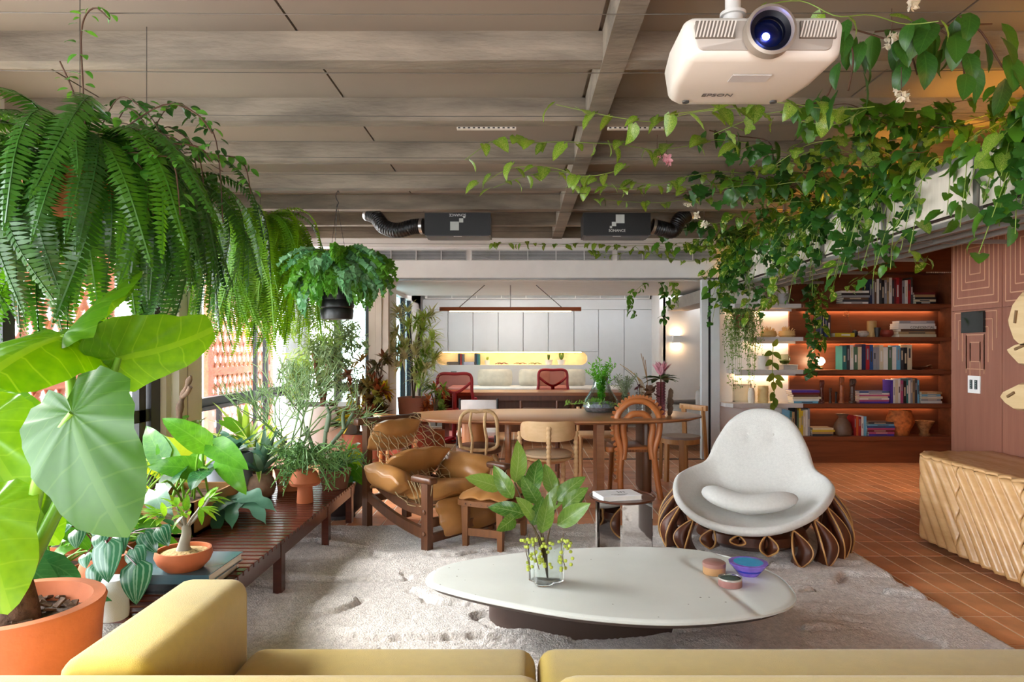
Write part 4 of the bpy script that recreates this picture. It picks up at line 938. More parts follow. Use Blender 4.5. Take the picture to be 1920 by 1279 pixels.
# ================================================================== BOOKCASE
DB = 8.15; KB = DB/F
def bx6(zx): return (1480+zx/3.197-CX)*KB      # crop coordinates to metres on the shelf front
m_bw = wood('65351f', '80482c', 0, .4, 2.2, .04)
bc_ = thing('bookcase', 'built in dark red wood bookcase with lit shelves', 'bookcase', (4.25, 8.3, 0))
xb0, xb1 = 3.30, 5.19
MB().bb(xb0, xb1, 8.385, 8.415, 0, 2.6).o('back_panel', m_bw, bc_, 0, True); MB().bb(5.13, 5.19, 8.10, 8.385, 0, 2.6).o('side_panel', m_bw, bc_, 0, True)
SZ = [1.891, 1.4965, 1.104, .7035, .313]
for i, z in enumerate(SZ):
    MB().rbox(((xb0+.06+5.13)/2, 8.245, z-.024), (5.13-xb0-.06, .28, .048), .004, 1).o('shelf', m_bw, bc_, 0, True)
    if i < 4: MB().bb(xb0+.15, 5.05, 8.35, 8.37, z-.058, z-.048).o('led_strip', emis('ffd0a0', 15 if i < 3 else 8), bc_, 0, True); MB().bb(xb0+.06, 5.12, 8.335, 8.345, z-.078, z-.048).o('light_lip', m_bw, bc_, 0, True)
MB().bb(xb0, 5.13, 8.12, 8.38, 0, .265).o('base_cabinet', m_bw, bc_, 0, True)
MB().bb(xb0, 5.13, 8.10, 8.38, 2.27, 2.84).o('top_fascia', m_bw, bc_, 0, True)
for k in range(12): MB().box((4.82+.026*k, 8.098, 2.262), (.014, .01, .01)).o('vent_dot', mat('d8cfc4', .5), bc_, 0, True)  # dashed line of light at the fascia edge, painted as pale non-glowing dots
m_sh = mat('c2bdba', .5, var=.03)
for i, (z, a, b) in enumerate(((SZ[0], 1365, 1500), (SZ[1], 1400, 1513), (SZ[2], 1375, 1512), (SZ[3], 1362, 1515))):
    xa, xb_ = (a-CX)*KB, (b-CX)*KB
    t = thing('wall_shelf', ['topmost', 'second highest', 'third highest', 'lowest'][i]+' pale grey floating shelf left of the bookcase', 'shelf', ((xa+xb_)/2, 8.28, z-.048), 0, 'pale floating shelves')
    MB().prism([(xa, 8.19), (xa+.07, 8.115), (xb_, 8.115), (xb_, 8.418), (xa, 8.418)], z-.048, z).o('board', m_sh, t, 0, True)
    if i < 3: MB().bb(xa+.1, xb_-.05, 8.37, 8.39, z-.058, z-.048).o('led_strip', emis('ffd6a4', 22), t, 0, True); MB().bb(xa+.08, xb_-.02, 8.355, 8.365, z-.078, z-.048).o('light_lip', m_sh, t, 0, True)
CN = {'white': 'dcd8d0', 'cream': 'cdbf9f', 'grey': '8d8d90', 'charcoal': '3a3b3f', 'black': '1d1d20', 'red': 'a5262a', 'dark red': '6a1c20', 'blue': '2c4f86', 'navy': '23304e', 'teal': '2f6f70', 'green': '4c6a4e', 'yellow': 'c9ae2a', 'orange': 'c8602a', 'purple': '4a3590', 'pink': 'b04a70', 'tan': 'a88a60', 'brown': '5e4432', 'sky blue': '6aa6c4'}
ORD = ['first', 'second', 'third', 'fourth', 'fifth', 'sixth', 'seventh', 'eighth', 'ninth', 'tenth', 'eleventh', 'twelfth', 'thirteenth', 'fourteenth', 'fifteenth', 'sixteenth', 'seventeenth', 'eighteenth', 'nineteenth', 'twentieth']
m_page = mat('d8cfbc', .85, var=.05)
def upright(row, xa, xb_, z, hs, cols, yb=8.20, lean=0):
    n = len(cols); ws = [R.uniform(.8, 1.25) for _ in cols]; tot = sum(ws); x = xa
    for i, c in enumerate(cols):
        w = (xb_-xa)*ws[i]/tot; hh = hs*R.uniform(.86, 1.0) if i else hs*.92; d = R.uniform(.15, .18)
        t = thing('book', f'{c} upright book, {ORD[i]} from the left in {row}', 'book', (x+w/2, yb, z), 0, 'upright books in '+row)
        ty = .004; a = w/2-.001
        MB().bb(-a, -a+.003, -.01, d, 0, hh).bb(a-.003, a, -.01, d, 0, hh).bb(-a, a, -.013, -.01, 0, hh).o('cover', mat(CN[c], .45, var=.08), t, 0)
        MB().bb(-a+.003, a-.003, -.01, d-.006, .004, hh-.005).o('pages', m_page, t, 0)
        if R.random() < .75: MB().box((0, -.0138, hh*R.uniform(.45, .7)), (w*.4, .001, hh*R.uniform(.25, .5))).o('spine_print', mat(CN[R.choice(['white', 'cream', 'charcoal', 'grey'])], .5), t, 0)
        if lean: t.rotation_euler = (0, lean, 0)
        x += w
def stack(row, xa, xb_, z, hs, cols, yb=8.18):
    zc = z; n = len(cols)
    for i, c in enumerate(cols):
        w = (xb_-xa)*R.uniform(.86, 1); hh = hs/n; d = R.uniform(.16, .19); ox = R.uniform(-.01, .01)
        t = thing('book', f'{c} book lying flat, {ORD[i]} from the bottom of {row}', 'book', ((xa+xb_)/2+ox, yb, zc), R.uniform(-.04, .04), 'flat books in '+row)
        MB().bb(-w/2, w/2, -.01, d, 0, .0025).bb(-w/2, w/2, -.01, d, hh-.003, hh-.0005).bb(-w/2, w/2, -.013, -.01, 0, hh-.0005).o('cover', mat(CN[c], .45, var=.08), t, 0)
        MB().bb(-w/2+.004, w/2-.004, -.009, d-.005, .0025, hh-.003).o('pages', m_page, t, 0)
        if R.random() < .6: MB().box((R.uniform(-.02, .02), -.0138, hh*.5), (w*.45, .001, hh*.35)).o('spine_print', mat(CN[R.choice(['white', 'charcoal', 'cream'])], .5), t, 0)
        zc += hs/n
    return zc
B6 = bx6
stack("the top shelf's left pile", B6(318), B6(488), SZ[0], .16, ['white', 'charcoal', 'brown', 'grey', 'black', 'white'])
upright('the top shelf row', B6(489), B6(752), SZ[0], .325, ['navy', 'grey', 'brown', 'white', 'charcoal', 'black', 'grey', 'tan', 'white', 'charcoal', 'dark red', 'red', 'dark red', 'grey', 'white', 'red', 'charcoal'])
stack("the top shelf's right pile", B6(756), B6(884), SZ[0], .14, ['black', 'cream', 'black', 'tan', 'dark red'])
upright("the second shelf's trio", B6(205), B6(256), SZ[1], .30, ['navy', 'blue', 'charcoal'])
stack("the second shelf's row", B6(280), B6(402), SZ[1], .05, ['yellow'])
zt_ = stack("the second shelf's pile", B6(655), B6(888), SZ[1], .195, ['cream', 'tan', 'brown', 'white', 'white', 'grey'])
text('lettering', 'CONFIDENTIAL', .042, m_black, [o for o in bpy.data.objects if o.name.startswith('book') and o.get('label', '').startswith('white book lying flat, fourth from the bottom of the second')][0], Matrix.Translation((.06, -.0145, .016)) @ Matrix.Rotation(PI/2, 4, 'X'), .0003)
upright('the middle shelf row', B6(326), B6(746), SZ[2], .31, ['teal', 'charcoal', 'white', 'green', 'cream', 'navy', 'red', 'blue', 'grey', 'grey', 'cream', 'white', 'green', 'white', 'sky blue', 'charcoal', 'black', 'cream'])
stack("the fourth shelf's left pile", B6(20), B6(190), SZ[3], .155, ['sky blue', 'white', 'cream', 'brown', 'dark red', 'purple'])
stack("the fourth shelf's middle pile", B6(415), B6(612), SZ[3], .145, ['purple', 'pink', 'white', 'cream', 'pink', 'white', 'blue'])
upright('the fourth shelf row', B6(616), B6(790), SZ[3], .30, ['purple', 'white', 'cream', 'white', 'pink', 'black', 'teal', 'white', 'grey', 'tan', 'charcoal', 'sky blue'])
stack("the fourth shelf's right pile", B6(790), B6(922), SZ[3], .135, ['white', 'grey', 'cream', 'sky blue', 'tan'])
upright("the lowest shelf's row", B6(-5), B6(132), SZ[4], .33, ['sky blue', 'teal', 'tan', 'black', 'green', 'yellow', 'yellow', 'cream', 'white', 'grey'])
stack("the lowest shelf's left pile", B6(133), B6(275), SZ[4], .095, ['charcoal', 'tan', 'yellow', 'cream'])
upright("the lowest shelf's middle group", B6(398), B6(472), SZ[4], .26, ['red', 'orange', 'red', 'white', 'sky blue'], lean=.0)
stack("the lowest shelf's basket pile", B6(472), B6(640), SZ[4], .165, ['purple', 'pink', 'dark red', 'pink', 'blue', 'sky blue', 'charcoal'])
for o in bpy.data.objects:
    if o.get('label', '').startswith('teal upright book, first from the left in the middle'): text('lettering', '', .02, m_black, o, Matrix.Identity(4)) if False else None
def orn(name, label, cat, zx, z, yb=8.26): return thing(name, label, cat, (B6(zx), yb, z))
def pot(name, label, cat, zx, z, prof, hexc, part='body', rough=.5, var=.15, wob=None, sc6=KB/3.197, n=28, parts=()):
    t = orn(name, label, cat, zx, z); MB().lathe([(r*sc6, zz*sc6) for r, zz in prof], n, wob=wob).o(part, mat(hexc, rough, var=var, scale=25), t); return t
pot('bowl', 'pale stone bowl on the second shelf', 'bowl', 470, SZ[1], [(14, 0), (30, 14), (32, 26), (24, 38), (20, 37), (26, 24), (0, 8)], 'b0a294')
pot('bowl', 'red and cream painted bowl on the second shelf', 'bowl', 611, SZ[1], [(24, 0), (40, 18), (40, 32), (34, 43), (30, 42), (34, 28), (0, 8)], '8a3428')
pot('cup', 'black cup standing before the tan box', 'cup', 533, SZ[1], [(12, 0), (19, 57), (16, 57), (10, 4), (0, 4)], '23211f').location.y = 8.17
t = orn('candle_box', 'tan cylinder candle on the second shelf', 'candle', 522, SZ[1]); MB().lathe([(27*KB/3.197, 0), (27*KB/3.197, 98*KB/3.197), (23*KB/3.197, 99*KB/3.197), (0, 94*KB/3.197)], 24).o('body', mat('b08a52', .6), t)
pot('ornament', 'round black stone beside the stone bowl', 'ornament', 420, SZ[1], [(0, 0), (10, 2), (17, 20), (14, 38), (0, 46)], '1c1a19')
t = orn('bulb_lamp', 'glowing round bulb lamp behind the vine', 'lamp', 195, SZ[2], 8.2); MB().lathe([(.035, 0), (.035, .03), (.015, .035), (.015, .05)], 16).o('socket', mat('8a6a3a', .3, .8), t); MB().lathe([(0, .05), (.03, .058), (.055, .09), (.055, .11), (.035, .145), (0, .155)], 20).o('bulb', emis('ffe0b0', 25), t)
t = orn('dried_sprig', 'tiny dried flower sprig on the second shelf', 'ornament', 370, SZ[1]); MB().tube(spline([(.12, 0, 0), (.05, 0, .12), (0, 0, .26)], 8), .002, 4).o('stem', m_stem, t)
for k in range(14): put_leaf(lm_r, leafm('c99a58', 'd8b070', .2), t, t.location+Vector((R.uniform(-.03, .03), 0, R.uniform(.22, .32))), rv(1), rv(1), .025, 'petal')
t = orn('wooden_dish', 'oval wooden dish at the right of the middle shelf', 'dish', 803, SZ[2]); MB().lathe([(.04, 0), (.10, .02), (.115, .04), (.105, .04), (.09, .022), (0, .012)], 30, sy=.7).o('body', mat('5a3018', .4), t); MB().tube(spline([(.1, 0, .03), (.15, 0, .05), (.17, 0, .035), (.16, 0, .02)], 8), .012, 8).o('handle', mat('6a4020', .4), t)
def fist(zx, hpx, label, c, s=1.0):
    t = orn('fist_carving', label, 'sculpture', zx, SZ[3], 8.2); k = KB/3.197; hh = hpx*k; m = mat(c, .45, var=.3, scale=20); r = .024*s
    MB().lathe([(r*1.3, 0), (r*1.35, .02), (r*.9, .03), (r*.95, hh*.3), (r*.85, hh*.6), (r*.8, hh*.68)], 16).o('forearm', m, t)
    MB().rbox((0, 0, hh*.80), (r*1.9, r*1.6, hh*.26), r*.5, 3).o('palm', m, t)
    for q in range(4): MB().tube(spline([(-r*.75+q*r*.5, r*.3, hh*.92), (-r*.75+q*r*.5, -r*.3, hh*.985), (-r*.75+q*r*.5, -r*1.0, hh*.92), (-r*.75+q*r*.5, -r*.95, hh*.82)], 8), r*.27, 7).o('finger', m, t)
    MB().tube(spline([(-r*.9, -r*.3, hh*.7), (-r*.6, -r*1.1, hh*.78), (r*.1, -r*1.25, hh*.83)], 7), r*.28, 7).o('thumb', m, t)
    for q in range(3): MB().lathe([(r*1.0, hh*(.2+.1*q)), (r*1.12, hh*(.215+.1*q)), (r*1.0, hh*(.23+.1*q))], 14).o('band', m, t)
fist(205, 138, 'dark red carved fist at the left of the group', '5a2416'); fist(325, 160, 'tallest orange carved fist', '9a5630', 1.05); fist(390, 146, 'dark carved fist with pale fingers in a ringed base', '4a3226', 1.35)
fist(257, 92, 'small dark carved fist with a ringed arm', '3c2418', .6); fist(292, 68, 'smallest black carved fist', '1e1512', .5)
pot('clay_vase', 'brown leather wrapped bottle vase on the lowest shelf', 'vase', 345, SZ[4], [(50, 0), (57, 20), (45, 70), (22, 105), (30, 122), (40, 126), (34, 128), (24, 122), (14, 105), (20, 90), (0, 80)], '6b5140')
pot('woven_basket', 'large orange woven basket with dark zigzags', 'basket', 695, SZ[4], [(48, 0), (50, 6), (52, 24), (80, 80), (74, 110), (62, 135), (60, 150), (56, 150), (58, 134), (70, 108), (74, 80), (40, 20), (0, 12)], 'b0602a', 'weave', .8, .45)
pot('woven_basket', 'small flared woven basket at the right end of the lowest shelf', 'basket', 843, SZ[4], [(34, 0), (24, 14), (24, 24), (52, 80), (55, 86), (48, 84), (20, 26), (0, 20)], '9a6a40', 'weave', .8, .5)
# pale shelf ornaments  (second crop)
def x5(zx): return ((1320+zx/3.366)-976)*KB
def orn5(name, label, cat, zx, z, yb=8.27): return thing(name, label, cat, (x5(zx), yb, z))
k5 = KB/3.366
def pot5(name, label, cat, zx, z, prof, hexc, wob=None, rough=.6, var=.1):
    t = orn5(name, label, cat, zx, z); MB().lathe([(r*k5, q*k5) for r, q in prof], 30, wob=wob).o('body', mat(hexc, rough, var=var), t); return t
pot5('carved_vase', 'white ribbed oval vase on the topmost pale shelf', 'vase', 382, SZ[0], [(22, 0), (38, 25), (43, 50), (36, 78), (28, 90), (24, 88), (30, 76), (0, 20)], 'cfcac5', lambda a, z: 1+.04*math.sin(12*a+z*60))
pot5('grey_pot', 'plain grey pot at the right of the topmost pale shelf', 'pot', 528, SZ[0], [(34, 0), (42, 70), (38, 70), (32, 6), (0, 6)], '9a9692')
for zx, l in ((430, 'honey coloured coral at the left on the lit shelf'), (548, 'pale spiky coral at the right on the lit shelf')):
    t = orn5('coral', l, 'ornament', zx, SZ[1])
    MB().lathe([(40*k5, 0), (52*k5, 10*k5), (45*k5, 40*k5), (0, 45*k5)], 20).o('core', mat('d0a86a', .8), t)
    for k in range(46):
        a = R.uniform(0, 6.28); e = R.uniform(0, 1.3); d = Vector((math.cos(a)*math.cos(e), math.sin(a)*math.cos(e), math.sin(e))); MB().tube([d*.06+Vector((0, 0, .02)), d*R.uniform(.095, .115)+Vector((0, 0, .03))], [.008, .003], 5).o('spike', mat('d6b27a', .8), t)
pot5('white_pot', 'white drum pot on the third pale shelf', 'pot', 397, SZ[2], [(34, 0), (36, 60), (35, 90), (30, 90), (30, 6), (0, 6)], 'd6cec4')
t = orn5('paper_box', 'grey box under the glass globe', 'box', 557, SZ[2]); MB().rbox((0, 0, .026), (.17, .15, .05), .004, 1).o('body', mat('a8a29c', .6), t); MB().rbox((0, 0, .056), (.176, .156, .01), .002, 1).o('lid', mat('b5afa8', .6), t)
t = thing('glass_globe', 'glass globe terrarium on the grey box', 'terrarium', (x5(533), 8.27, SZ[2]+.062)); MB().lathe([(.03, 0), (.055, .02), (.072, .06), (.066, .1), (.045, .125)], 24, caps=False).o('globe', glass('dfe6d8', alpha=.1), t); MB().lathe([(0, .004), (.05, .02), (.06, .045), (0, .06)], 16).o('moss', mat('5f6a2c', .9, var=.5, scale=40), t)
t = orn5('picture_frame', 'small pale framed picture leaning on the lowest pale shelf', 'picture', 277, SZ[3], 8.36); MB().bb(-.115, .115, -.01, .01, 0, .02).bb(-.115, .115, -.01, .01, .20, .22).bb(-.115, -.095, -.01, .01, 0, .22).bb(.095, .115, -.01, .01, 0, .22).o('frame', mat('d8c8aa', .5), t, 0); MB().bb(-.095, .095, 0, .006, .02, .20).o('picture', mat('e6d6b4', .6), t, 0)
pot5('bud_vase', 'slim white vase before the framed picture', 'vase', 312, SZ[3], [(20, 0), (24, 30), (22, 70), (14, 96), (10, 95), (16, 70), (0, 20)], 'e2d8c6').location.y = 8.22
t = orn5('candle_jar', 'wide cream ribbed jar on the lowest pale shelf', 'jar', 395, SZ[3]); P = [(0, 0)]+[(33*k5*(1+.03*math.sin(i*1.6)), i*5.4*k5) for i in range(21)]+[(0, 110*k5)]; MB().lathe(P, 28).o('body', mat('d8bf88', .7), t)
# ================================================================== CREDENZA
m_cr = wood('c0935f', 'd6ac7a', 1, .22, 1.6, .02)
cr = thing('credenza', 'carved wavy blonde wood credenza against the panelled wall', 'sideboard', (3.08, 4.1, 0))
def wave(y, z): return .015*math.sin(2*PI*(y-.75*z+.03*math.sin(3*z))/.108)*(.35+.65*sm((4.75-y)/.5))
def fx(y, z): return 2.80+wave(y, z)+.05*(.6-z)*0+.10*sm((y-4.72)/.17)**2
def sheet(y0, y1, name):
    n = int((y1-y0)/.010); rows = [[Vector((fx(lerp(y0, y1, i/n), lerp(.035, .6, j/30)), lerp(y0, y1, i/n), lerp(.035, .6, j/30))) for j in range(31)] for i in range(n+1)]
    ob = MB().grid(rows).o(name, m_cr, cr, 80, True); md = ob.modifiers.new('thick', 'SOLIDIFY'); md.thickness = .02; md.offset = 0
sheet(4.362, 4.88, 'door'); sheet(3.80, 4.356, 'door'); sheet(3.24, 3.794, 'door'); sheet(2.7, 3.234, 'door')
n = 180; rows = []
for i in range(n+1):
    y = lerp(2.7, 4.9, i/n); e0 = fx(y, .6)-.012
    rows.append([Vector((lerp(e0, 3.39, j/8), y, .61+.006*math.sin(2*PI*(y-.4*j/8)/.118)*(1-j/12))) for j in range(9)])
ob = MB().grid(rows).o('top', m_cr, cr, 80, True); md = ob.modifiers.new('thick', 'SOLIDIFY'); md.thickness = .018; md.offset = 0
MB().bb(2.84, 3.39, 2.7, 4.78, .04, .595).o('carcass', m_cr, cr, 0, True)
rows = [[Vector((lerp(2.88, 3.39, j/12), 4.885-.012*math.sin(z*52)+.02*math.sin(PI*j/12), z)) for z in [.035+.565*q/30 for q in range(31)]] for j in range(13)]
MB().grid(rows).o('end_panel', m_cr, cr, 80, True)
MB().bb(2.92, 3.38, 2.75, 4.75, 0, .04).o('plinth', m_black, cr, 0, True)
# ---- wall pieces
def wallpt(px_, py_, off=0.0): D = (XR-off)*F/(px_-CX); return Vector((XR-off, D, H-(py_-CY)*D/F))
t = thing('control_screen', 'glossy black touch screen on the panelled wall', 'screen', (XR, 5.14, 1.48)); MB().bb(XR-.02, XR-.001, 5.02, 5.27, 1.475, 1.635).o('panel', mat('101413', .05, var=.1), t, 0, True)
t = thing('switch_plate', 'white switch plate with two dark button columns', 'switch', (XR, 5.14, 1.02)); MB().bb(XR-.01, XR-.001, 5.07, 5.205, 1.02, 1.15).o('plate', m_white, t, 0, True)
for y in (5.11, 5.165):
    b = MB().bb(XR-.014, XR-.01, y-.014, y+.014, 1.05, 1.12).o('keypad', mat('2c3436', .4), t, 0, True)
    for k in range(4): MB().bb(XR-.016, XR-.014, y-.004, y+.004, 1.056+k*.017, 1.062+k*.017).o('button', mat('8fa09a', .4), b, 0).location = (-XR, -5.14, -1.02)
m_ws = wood('c9a878', 'dcc294', 1, .45, 2.2, .02)
def carved(pts, holes, label, th=.16):
    P = [wallpt(x, y, .1) for x, y in pts]; c = sum(P, Vector())/len(P); t = thing('wall_sculpture', label, 'sculpture', (XR, c.y, min(q.z for q in P)), 0, 'carved wood pieces on the wall')
    n = len(P); inset = [c.lerp(q, .86) for q in P]
    V = [(XR-.02, q.y, q.z) for q in P]+[(XR-th+.03, q.y, q.z) for q in P]+[(XR-th, q.y, q.z) for q in inset]
    F_ = [tuple(range(n))]+[(i, (i+1) % n, n+(i+1) % n, n+i) for i in range(n)]+[(n+i, n+(i+1) % n, 2*n+(i+1) % n, 2*n+i) for i in range(n)]+[tuple(range(2*n, 3*n))]
    MB().add(V, F_).o('body', m_ws, t, 20, True)
    for (xa, ya, xb_, yb_) in holes:
        a, b = wallpt(xa, ya, th), wallpt(xb_, yb_, th); MB().beam(a, b, .02, .016).o('slot', mat('7a5a36', .6), t, 0, True)
carved([(1926, 548), (1911, 568), (1902, 600), (1904, 612), (1914, 640), (1930, 655), (1985, 655), (2010, 600), (1985, 550)], [(1904, 606, 1907, 582)], 'topmost pale carved wood piece on the wall')
carved([(1900, 655), (1904, 662), (1925, 684), (1970, 690), (1990, 655), (1940, 640), (1915, 646)], [(1904, 655, 1920, 648)], 'middle pale carved wood piece on the wall')
carved([(1886, 744), (1892, 734), (1925, 718), (1975, 715), (1990, 750), (1960, 772), (1915, 769), (1897, 757)], [(1890, 744, 1903, 736)], 'lowest pale carved wood piece on the wall')
# ================================================================== PROJECTOR
PX, PY, PZ = .716, 2.01, 2.203
pj = thing('projector', 'white ceiling projector with a glowing blue lens', 'projector', (PX, PY, PZ))
m_pj = mat('cdc7be', .35, var=.02); m_pg = mat('9d958c', .45, var=.04)
def pj_row(y, w0, w1, z0, z1, b): # rounded cross section at depth y: bottom width w0, top width w1
    P = []
    for sx_, sz_ in ((1, -1), (1, 1), (-1, 1), (-1, -1)):
        for k in range(6):
            a = {(1, -1): -PI/2, (1, 1): 0, (-1, 1): PI/2, (-1, -1): PI}[(sx_, sz_)]+k*PI/10
            w = (w0 if sz_ < 0 else w1)/2; z = z0 if sz_ < 0 else z1
            P.append(Vector((sx_*(w-b)+b*math.cos(a), y, z-sz_*b+b*math.sin(a))))
    return P
rows = [pj_row(*q) for q in ((-.008, .40, .42, .022, .11, .02), (0, .45, .462, .008, .122, .03), (.02, .466, .474, .0, .128, .034), (.2, .46, .47, -.004, .13, .034), (.34, .42, .44, -.002, .13, .034), (.385, .36, .40, .006, .125, .03), (.40, .30, .36, .02, .11, .025))]
mb = MB().grid(rows, True); n = len(rows[0]); mb.f += [tuple(range(n)), tuple((len(rows)-1)*n+k for k in range(n))]; mb.o('body', m_pj, pj, 50)
MB().grid([[q*.0+Vector((q.x*s, -.009-d, .066+(q.z-.066)*s)) for q in rows[0]] for s, d in ((.99, 0), (.97, .004), (0, .005))], True).o('front_bezel', m_pg, pj, 50)
lc = Matrix.Translation((.005, -.018, .066)) @ Matrix.Rotation(PI/2, 4, 'X')
MB().lathe([(.060, -.01), (.073, .0), (.073, .034), (.064, .038), (.060, .03), (.056, .0)], 48, caps=False).o('lens_ring', mat('8f857a', .35, .3), pj).matrix_local = lc
lens = MB().lathe([(.061, .026), (.045, .018), (.044, .004), (.036, -.002)], 40, caps=False).o('lens_barrel', mat('0b0d16', .35, spec=.2), pj); lens.matrix_local = lc
MB().lathe([(.046, .0), (.034, .009), (.018, .014), (0, .016)], 32).o('lens_glass', mat('0a1030', .12, var=.6, spec=.2), pj).matrix_local = lc
MB().lathe([(0, .0), (.011, .002), (.009, .004), (0, .005)], 16).o('lamp_beam', emis('6f86ff', 60), pj).matrix_local = Matrix.Translation((-.006, -.033, .052)) @ Matrix.Rotation(PI/2, 4, 'X')
for x0_, x1_ in ((-.205, -.09), (.10, .205)):
    g = MB().bb(x0_, x1_, -.022, -.012, .055, .104).o('grille', mat('6f675e', .6), pj, 0)
    for k in range(11): xx = lerp(x0_, x1_, (k+.5)/11); MB().beam((xx-.006, -.024, .056), (xx+.006, -.024, .103), .004, .004, (1, 0, 0)).o('louvre', m_pj, g, 0)
dn = lambda x, y, z: Matrix.Translation((x, y, z)) @ Matrix.Rotation(PI, 4, 'X')
text('lettering', 'EPSON', .034, mat('55504c', .5), pj, dn(-.06, .27, -.005))
MB().bb(-.06, .06, .10, .155, -.0062, -.004).o('rating_label', mat('b9b6b6', .3), pj, 0)
for x in (-.15, .15): MB().lathe([(.012, -.008), (.012, .004)], 12, (x, .33, 0)).o('foot', mat('3a3836', .5), pj)
MB().lathe([(.055, .13), (.055, .142), (.03, .145), (.03, .19), (.04, .19), (.04, .2), (.024, .205), (.024, .62)], 24, (-.05, .13, 0)).o('ceiling_mount', mat('c9c6c2', .4, .2), pj)
MB().rbox((-.17, .15, .137), (.09, .06, .018), .006, 2).o('cable_cover', m_black, pj)
# ================================================================== CEILING SPEAKER BOXES
def speaker(pxa, pxb, flip, label):
    D = 6.68; xa, xb_ = (pxa-CX)*D/F, (pxb-CX)*D/F; c = (xa+xb_)/2; z0, z1 = 2.467, 2.685; t = thing('subwoofer_box', label, 'speaker', (c, D, z0), 0, 'black ceiling speaker boxes'); w = (xb_-xa)/2
    MB().prism([(-w, .0), (w, 0), (w, z1-z0), (-w, z1-z0)], 0, -.3, Matrix.Rotation(PI/2, 4, 'X')).o('case', m_black, t, 0)
    MB().bb(-w+.02, w-.02, .01, .28, -.008, 0).o('underside', mat('3a3538', .4), t, 0)
    m_lg = mat('b9bcb8', .6); m_tx = mat('d6d4d2', .6); s = -1 if flip else 1; zc = (z1-z0)/2
    for (x, z, q) in (((-.03, -.02, .085), (.035, .035, .04), (.065, .068, .02)) if flip else ((.03, .05, .085), (-.03, .0, .042), (-.06, -.03, .022))):
        MB().box((x, -.002, zc+z), (q, .003, q)).o('logo_square', m_lg, t, 0)
    M = Matrix.Translation((.0 if flip else .0, -.001, zc+(.088 if flip else -.065))) @ Matrix.Rotation(PI/2, 4, 'X')
    if flip: M = M @ Matrix.Rotation(PI, 4, 'Z')
    text('lettering', 'SONANCE', .035, m_tx, t, M)
    MB().box((0, .02, -.009), (.08, .02, .002)).o('badge', m_tx, t, 0)
    return t
speaker(796, 920, True, 'left black ceiling speaker box with its lettering upside down'); speaker(1094, 1220, False, 'right black ceiling speaker box with upright lettering')
def duct(P, label):
    Q = spline(P, 90); t = thing('flexible_duct', label, 'duct', Q[-1], 0, 'black flexible ceiling ducts'); mb = MB().tube(Q, [.075*(1+.06*math.sin(i*2.1)) for i in range(90)], 18); mb.o('hose', m_black, t, 60, True)
    for q, e in ((Q[0], Q[1]), (Q[-1], Q[-2])): MB().tube([q, q+(e-q).normalized()*.03], .08, 18).o('clamp', mat('c0bebc', .3, .8), t, 40, True)
duct([W(794, 424, 6.83), W(775, 425, 6.85), W(745, 432, 6.9), W(720, 425, 6.95), W(706, 408, 7.0), W(690, 400, 7.05)], 'black ribbed duct curling from the left speaker box')
duct([W(1222, 424, 6.83), W(1245, 430, 6.85), W(1262, 432, 6.9), W(1275, 412, 6.9), W(1290, 402, 6.95)], 'black ribbed duct running from the right speaker box into the vines')
# ================================================================== CEILING WIRES
m_wire = mat('57524b', .5, .4)
WY = [2.55, 3.05, 3.62, 4.12, 4.5, 4.95, 5.5, 6.2, 7.2, 8.1]
for i, y in enumerate(WY):
    sagz = 2.62; P = [(lerp(-3.04, 2.62, k/24), y+.05*math.sin(i), sagz-.02*math.sin(PI*k/24)) for k in range(25)]
    t = tag(MB().tube(P, .0022, 5).o('ceiling_wire', m_wire), f'{ORD[i]} thin steel wire from the camera stretched under the ceiling beams', 'wire', 'steel wires under the ceiling')
# ================================================================== PLANTER TROUGH
tr = thing('planter_trough', 'long hanging planter trough with cream liner and metal frame', 'planter', (2.62, 3.5, 2.08))
m_lin = mat('c9c0b2', .9, var=.1, scale=4, stretch=(1, 6, 1)); m_met = mat('8d8a86', .35, .6)
ty0, ty1, tx0, tx1 = -1.0, 8.28, 2.40, 2.88
yy = ty0; k = 0
while yy < ty1-.1:
    y2 = min(yy+.92, ty1); rows = []
    for i in range(31):
        y = lerp(yy+.02, y2-.02, i/30); rows.append([Vector((tx0+.012+.012*noise.noise((y*7, z*5, 3))-.014*math.sin(PI*i/30), y, z)) for z in (2.10, 2.17, 2.24, 2.31, 2.37)])
    MB().grid(rows).o('liner', m_lin, tr, 60, True)
    MB().bb(tx0-.005, tx0+.03, yy-.015, yy+.015, 2.07, 2.38).o('frame_post', m_met, tr, 0, True)
    MB().bb(tx0, tx1+.35, yy-.015, yy+.015, 2.05, 2.075).o('frame_bracket', m_met, tr, 0, True)
    if k % 2 == 0: MB().bb(tx0+.05, tx0+.08, yy-.015, yy+.015, 2.38, 2.84).o('hanger', m_met, tr, 0, True)
    yy = y2; k += 1
MB().bb(tx0-.012, tx0+.035, ty0, ty1, 2.365, 2.40).o('top_rail', m_met, tr, 0, True)
for x in (tx0, tx0+.16, tx0+.32, tx1): MB().bb(x, x+.03, ty0, ty1, 2.04, 2.07).o('bottom_rail', m_met, tr, 0, True)
MB().bb(tx0+.03, tx1, ty0, ty1, 2.075, 2.09).bb(tx1-.02, tx1, ty0, ty1, 2.09, 2.37).o('tray', m_lin, tr, 0, True)
MB().bb(tx0+.035, tx1-.02, ty0+.02, ty1-.02, 2.09, 2.33).o('soil', mat('3a2a20', .95, var=.4, scale=30), tr, 0, True)
for a in range(9): MB().bb(tx0+.16, tx0+.185, ty0+.05+a*1.03, ty0+1.0+a*1.03, 2.40, 2.412).o('led_strip', emis('ffb545', 55), tr, 0, True)
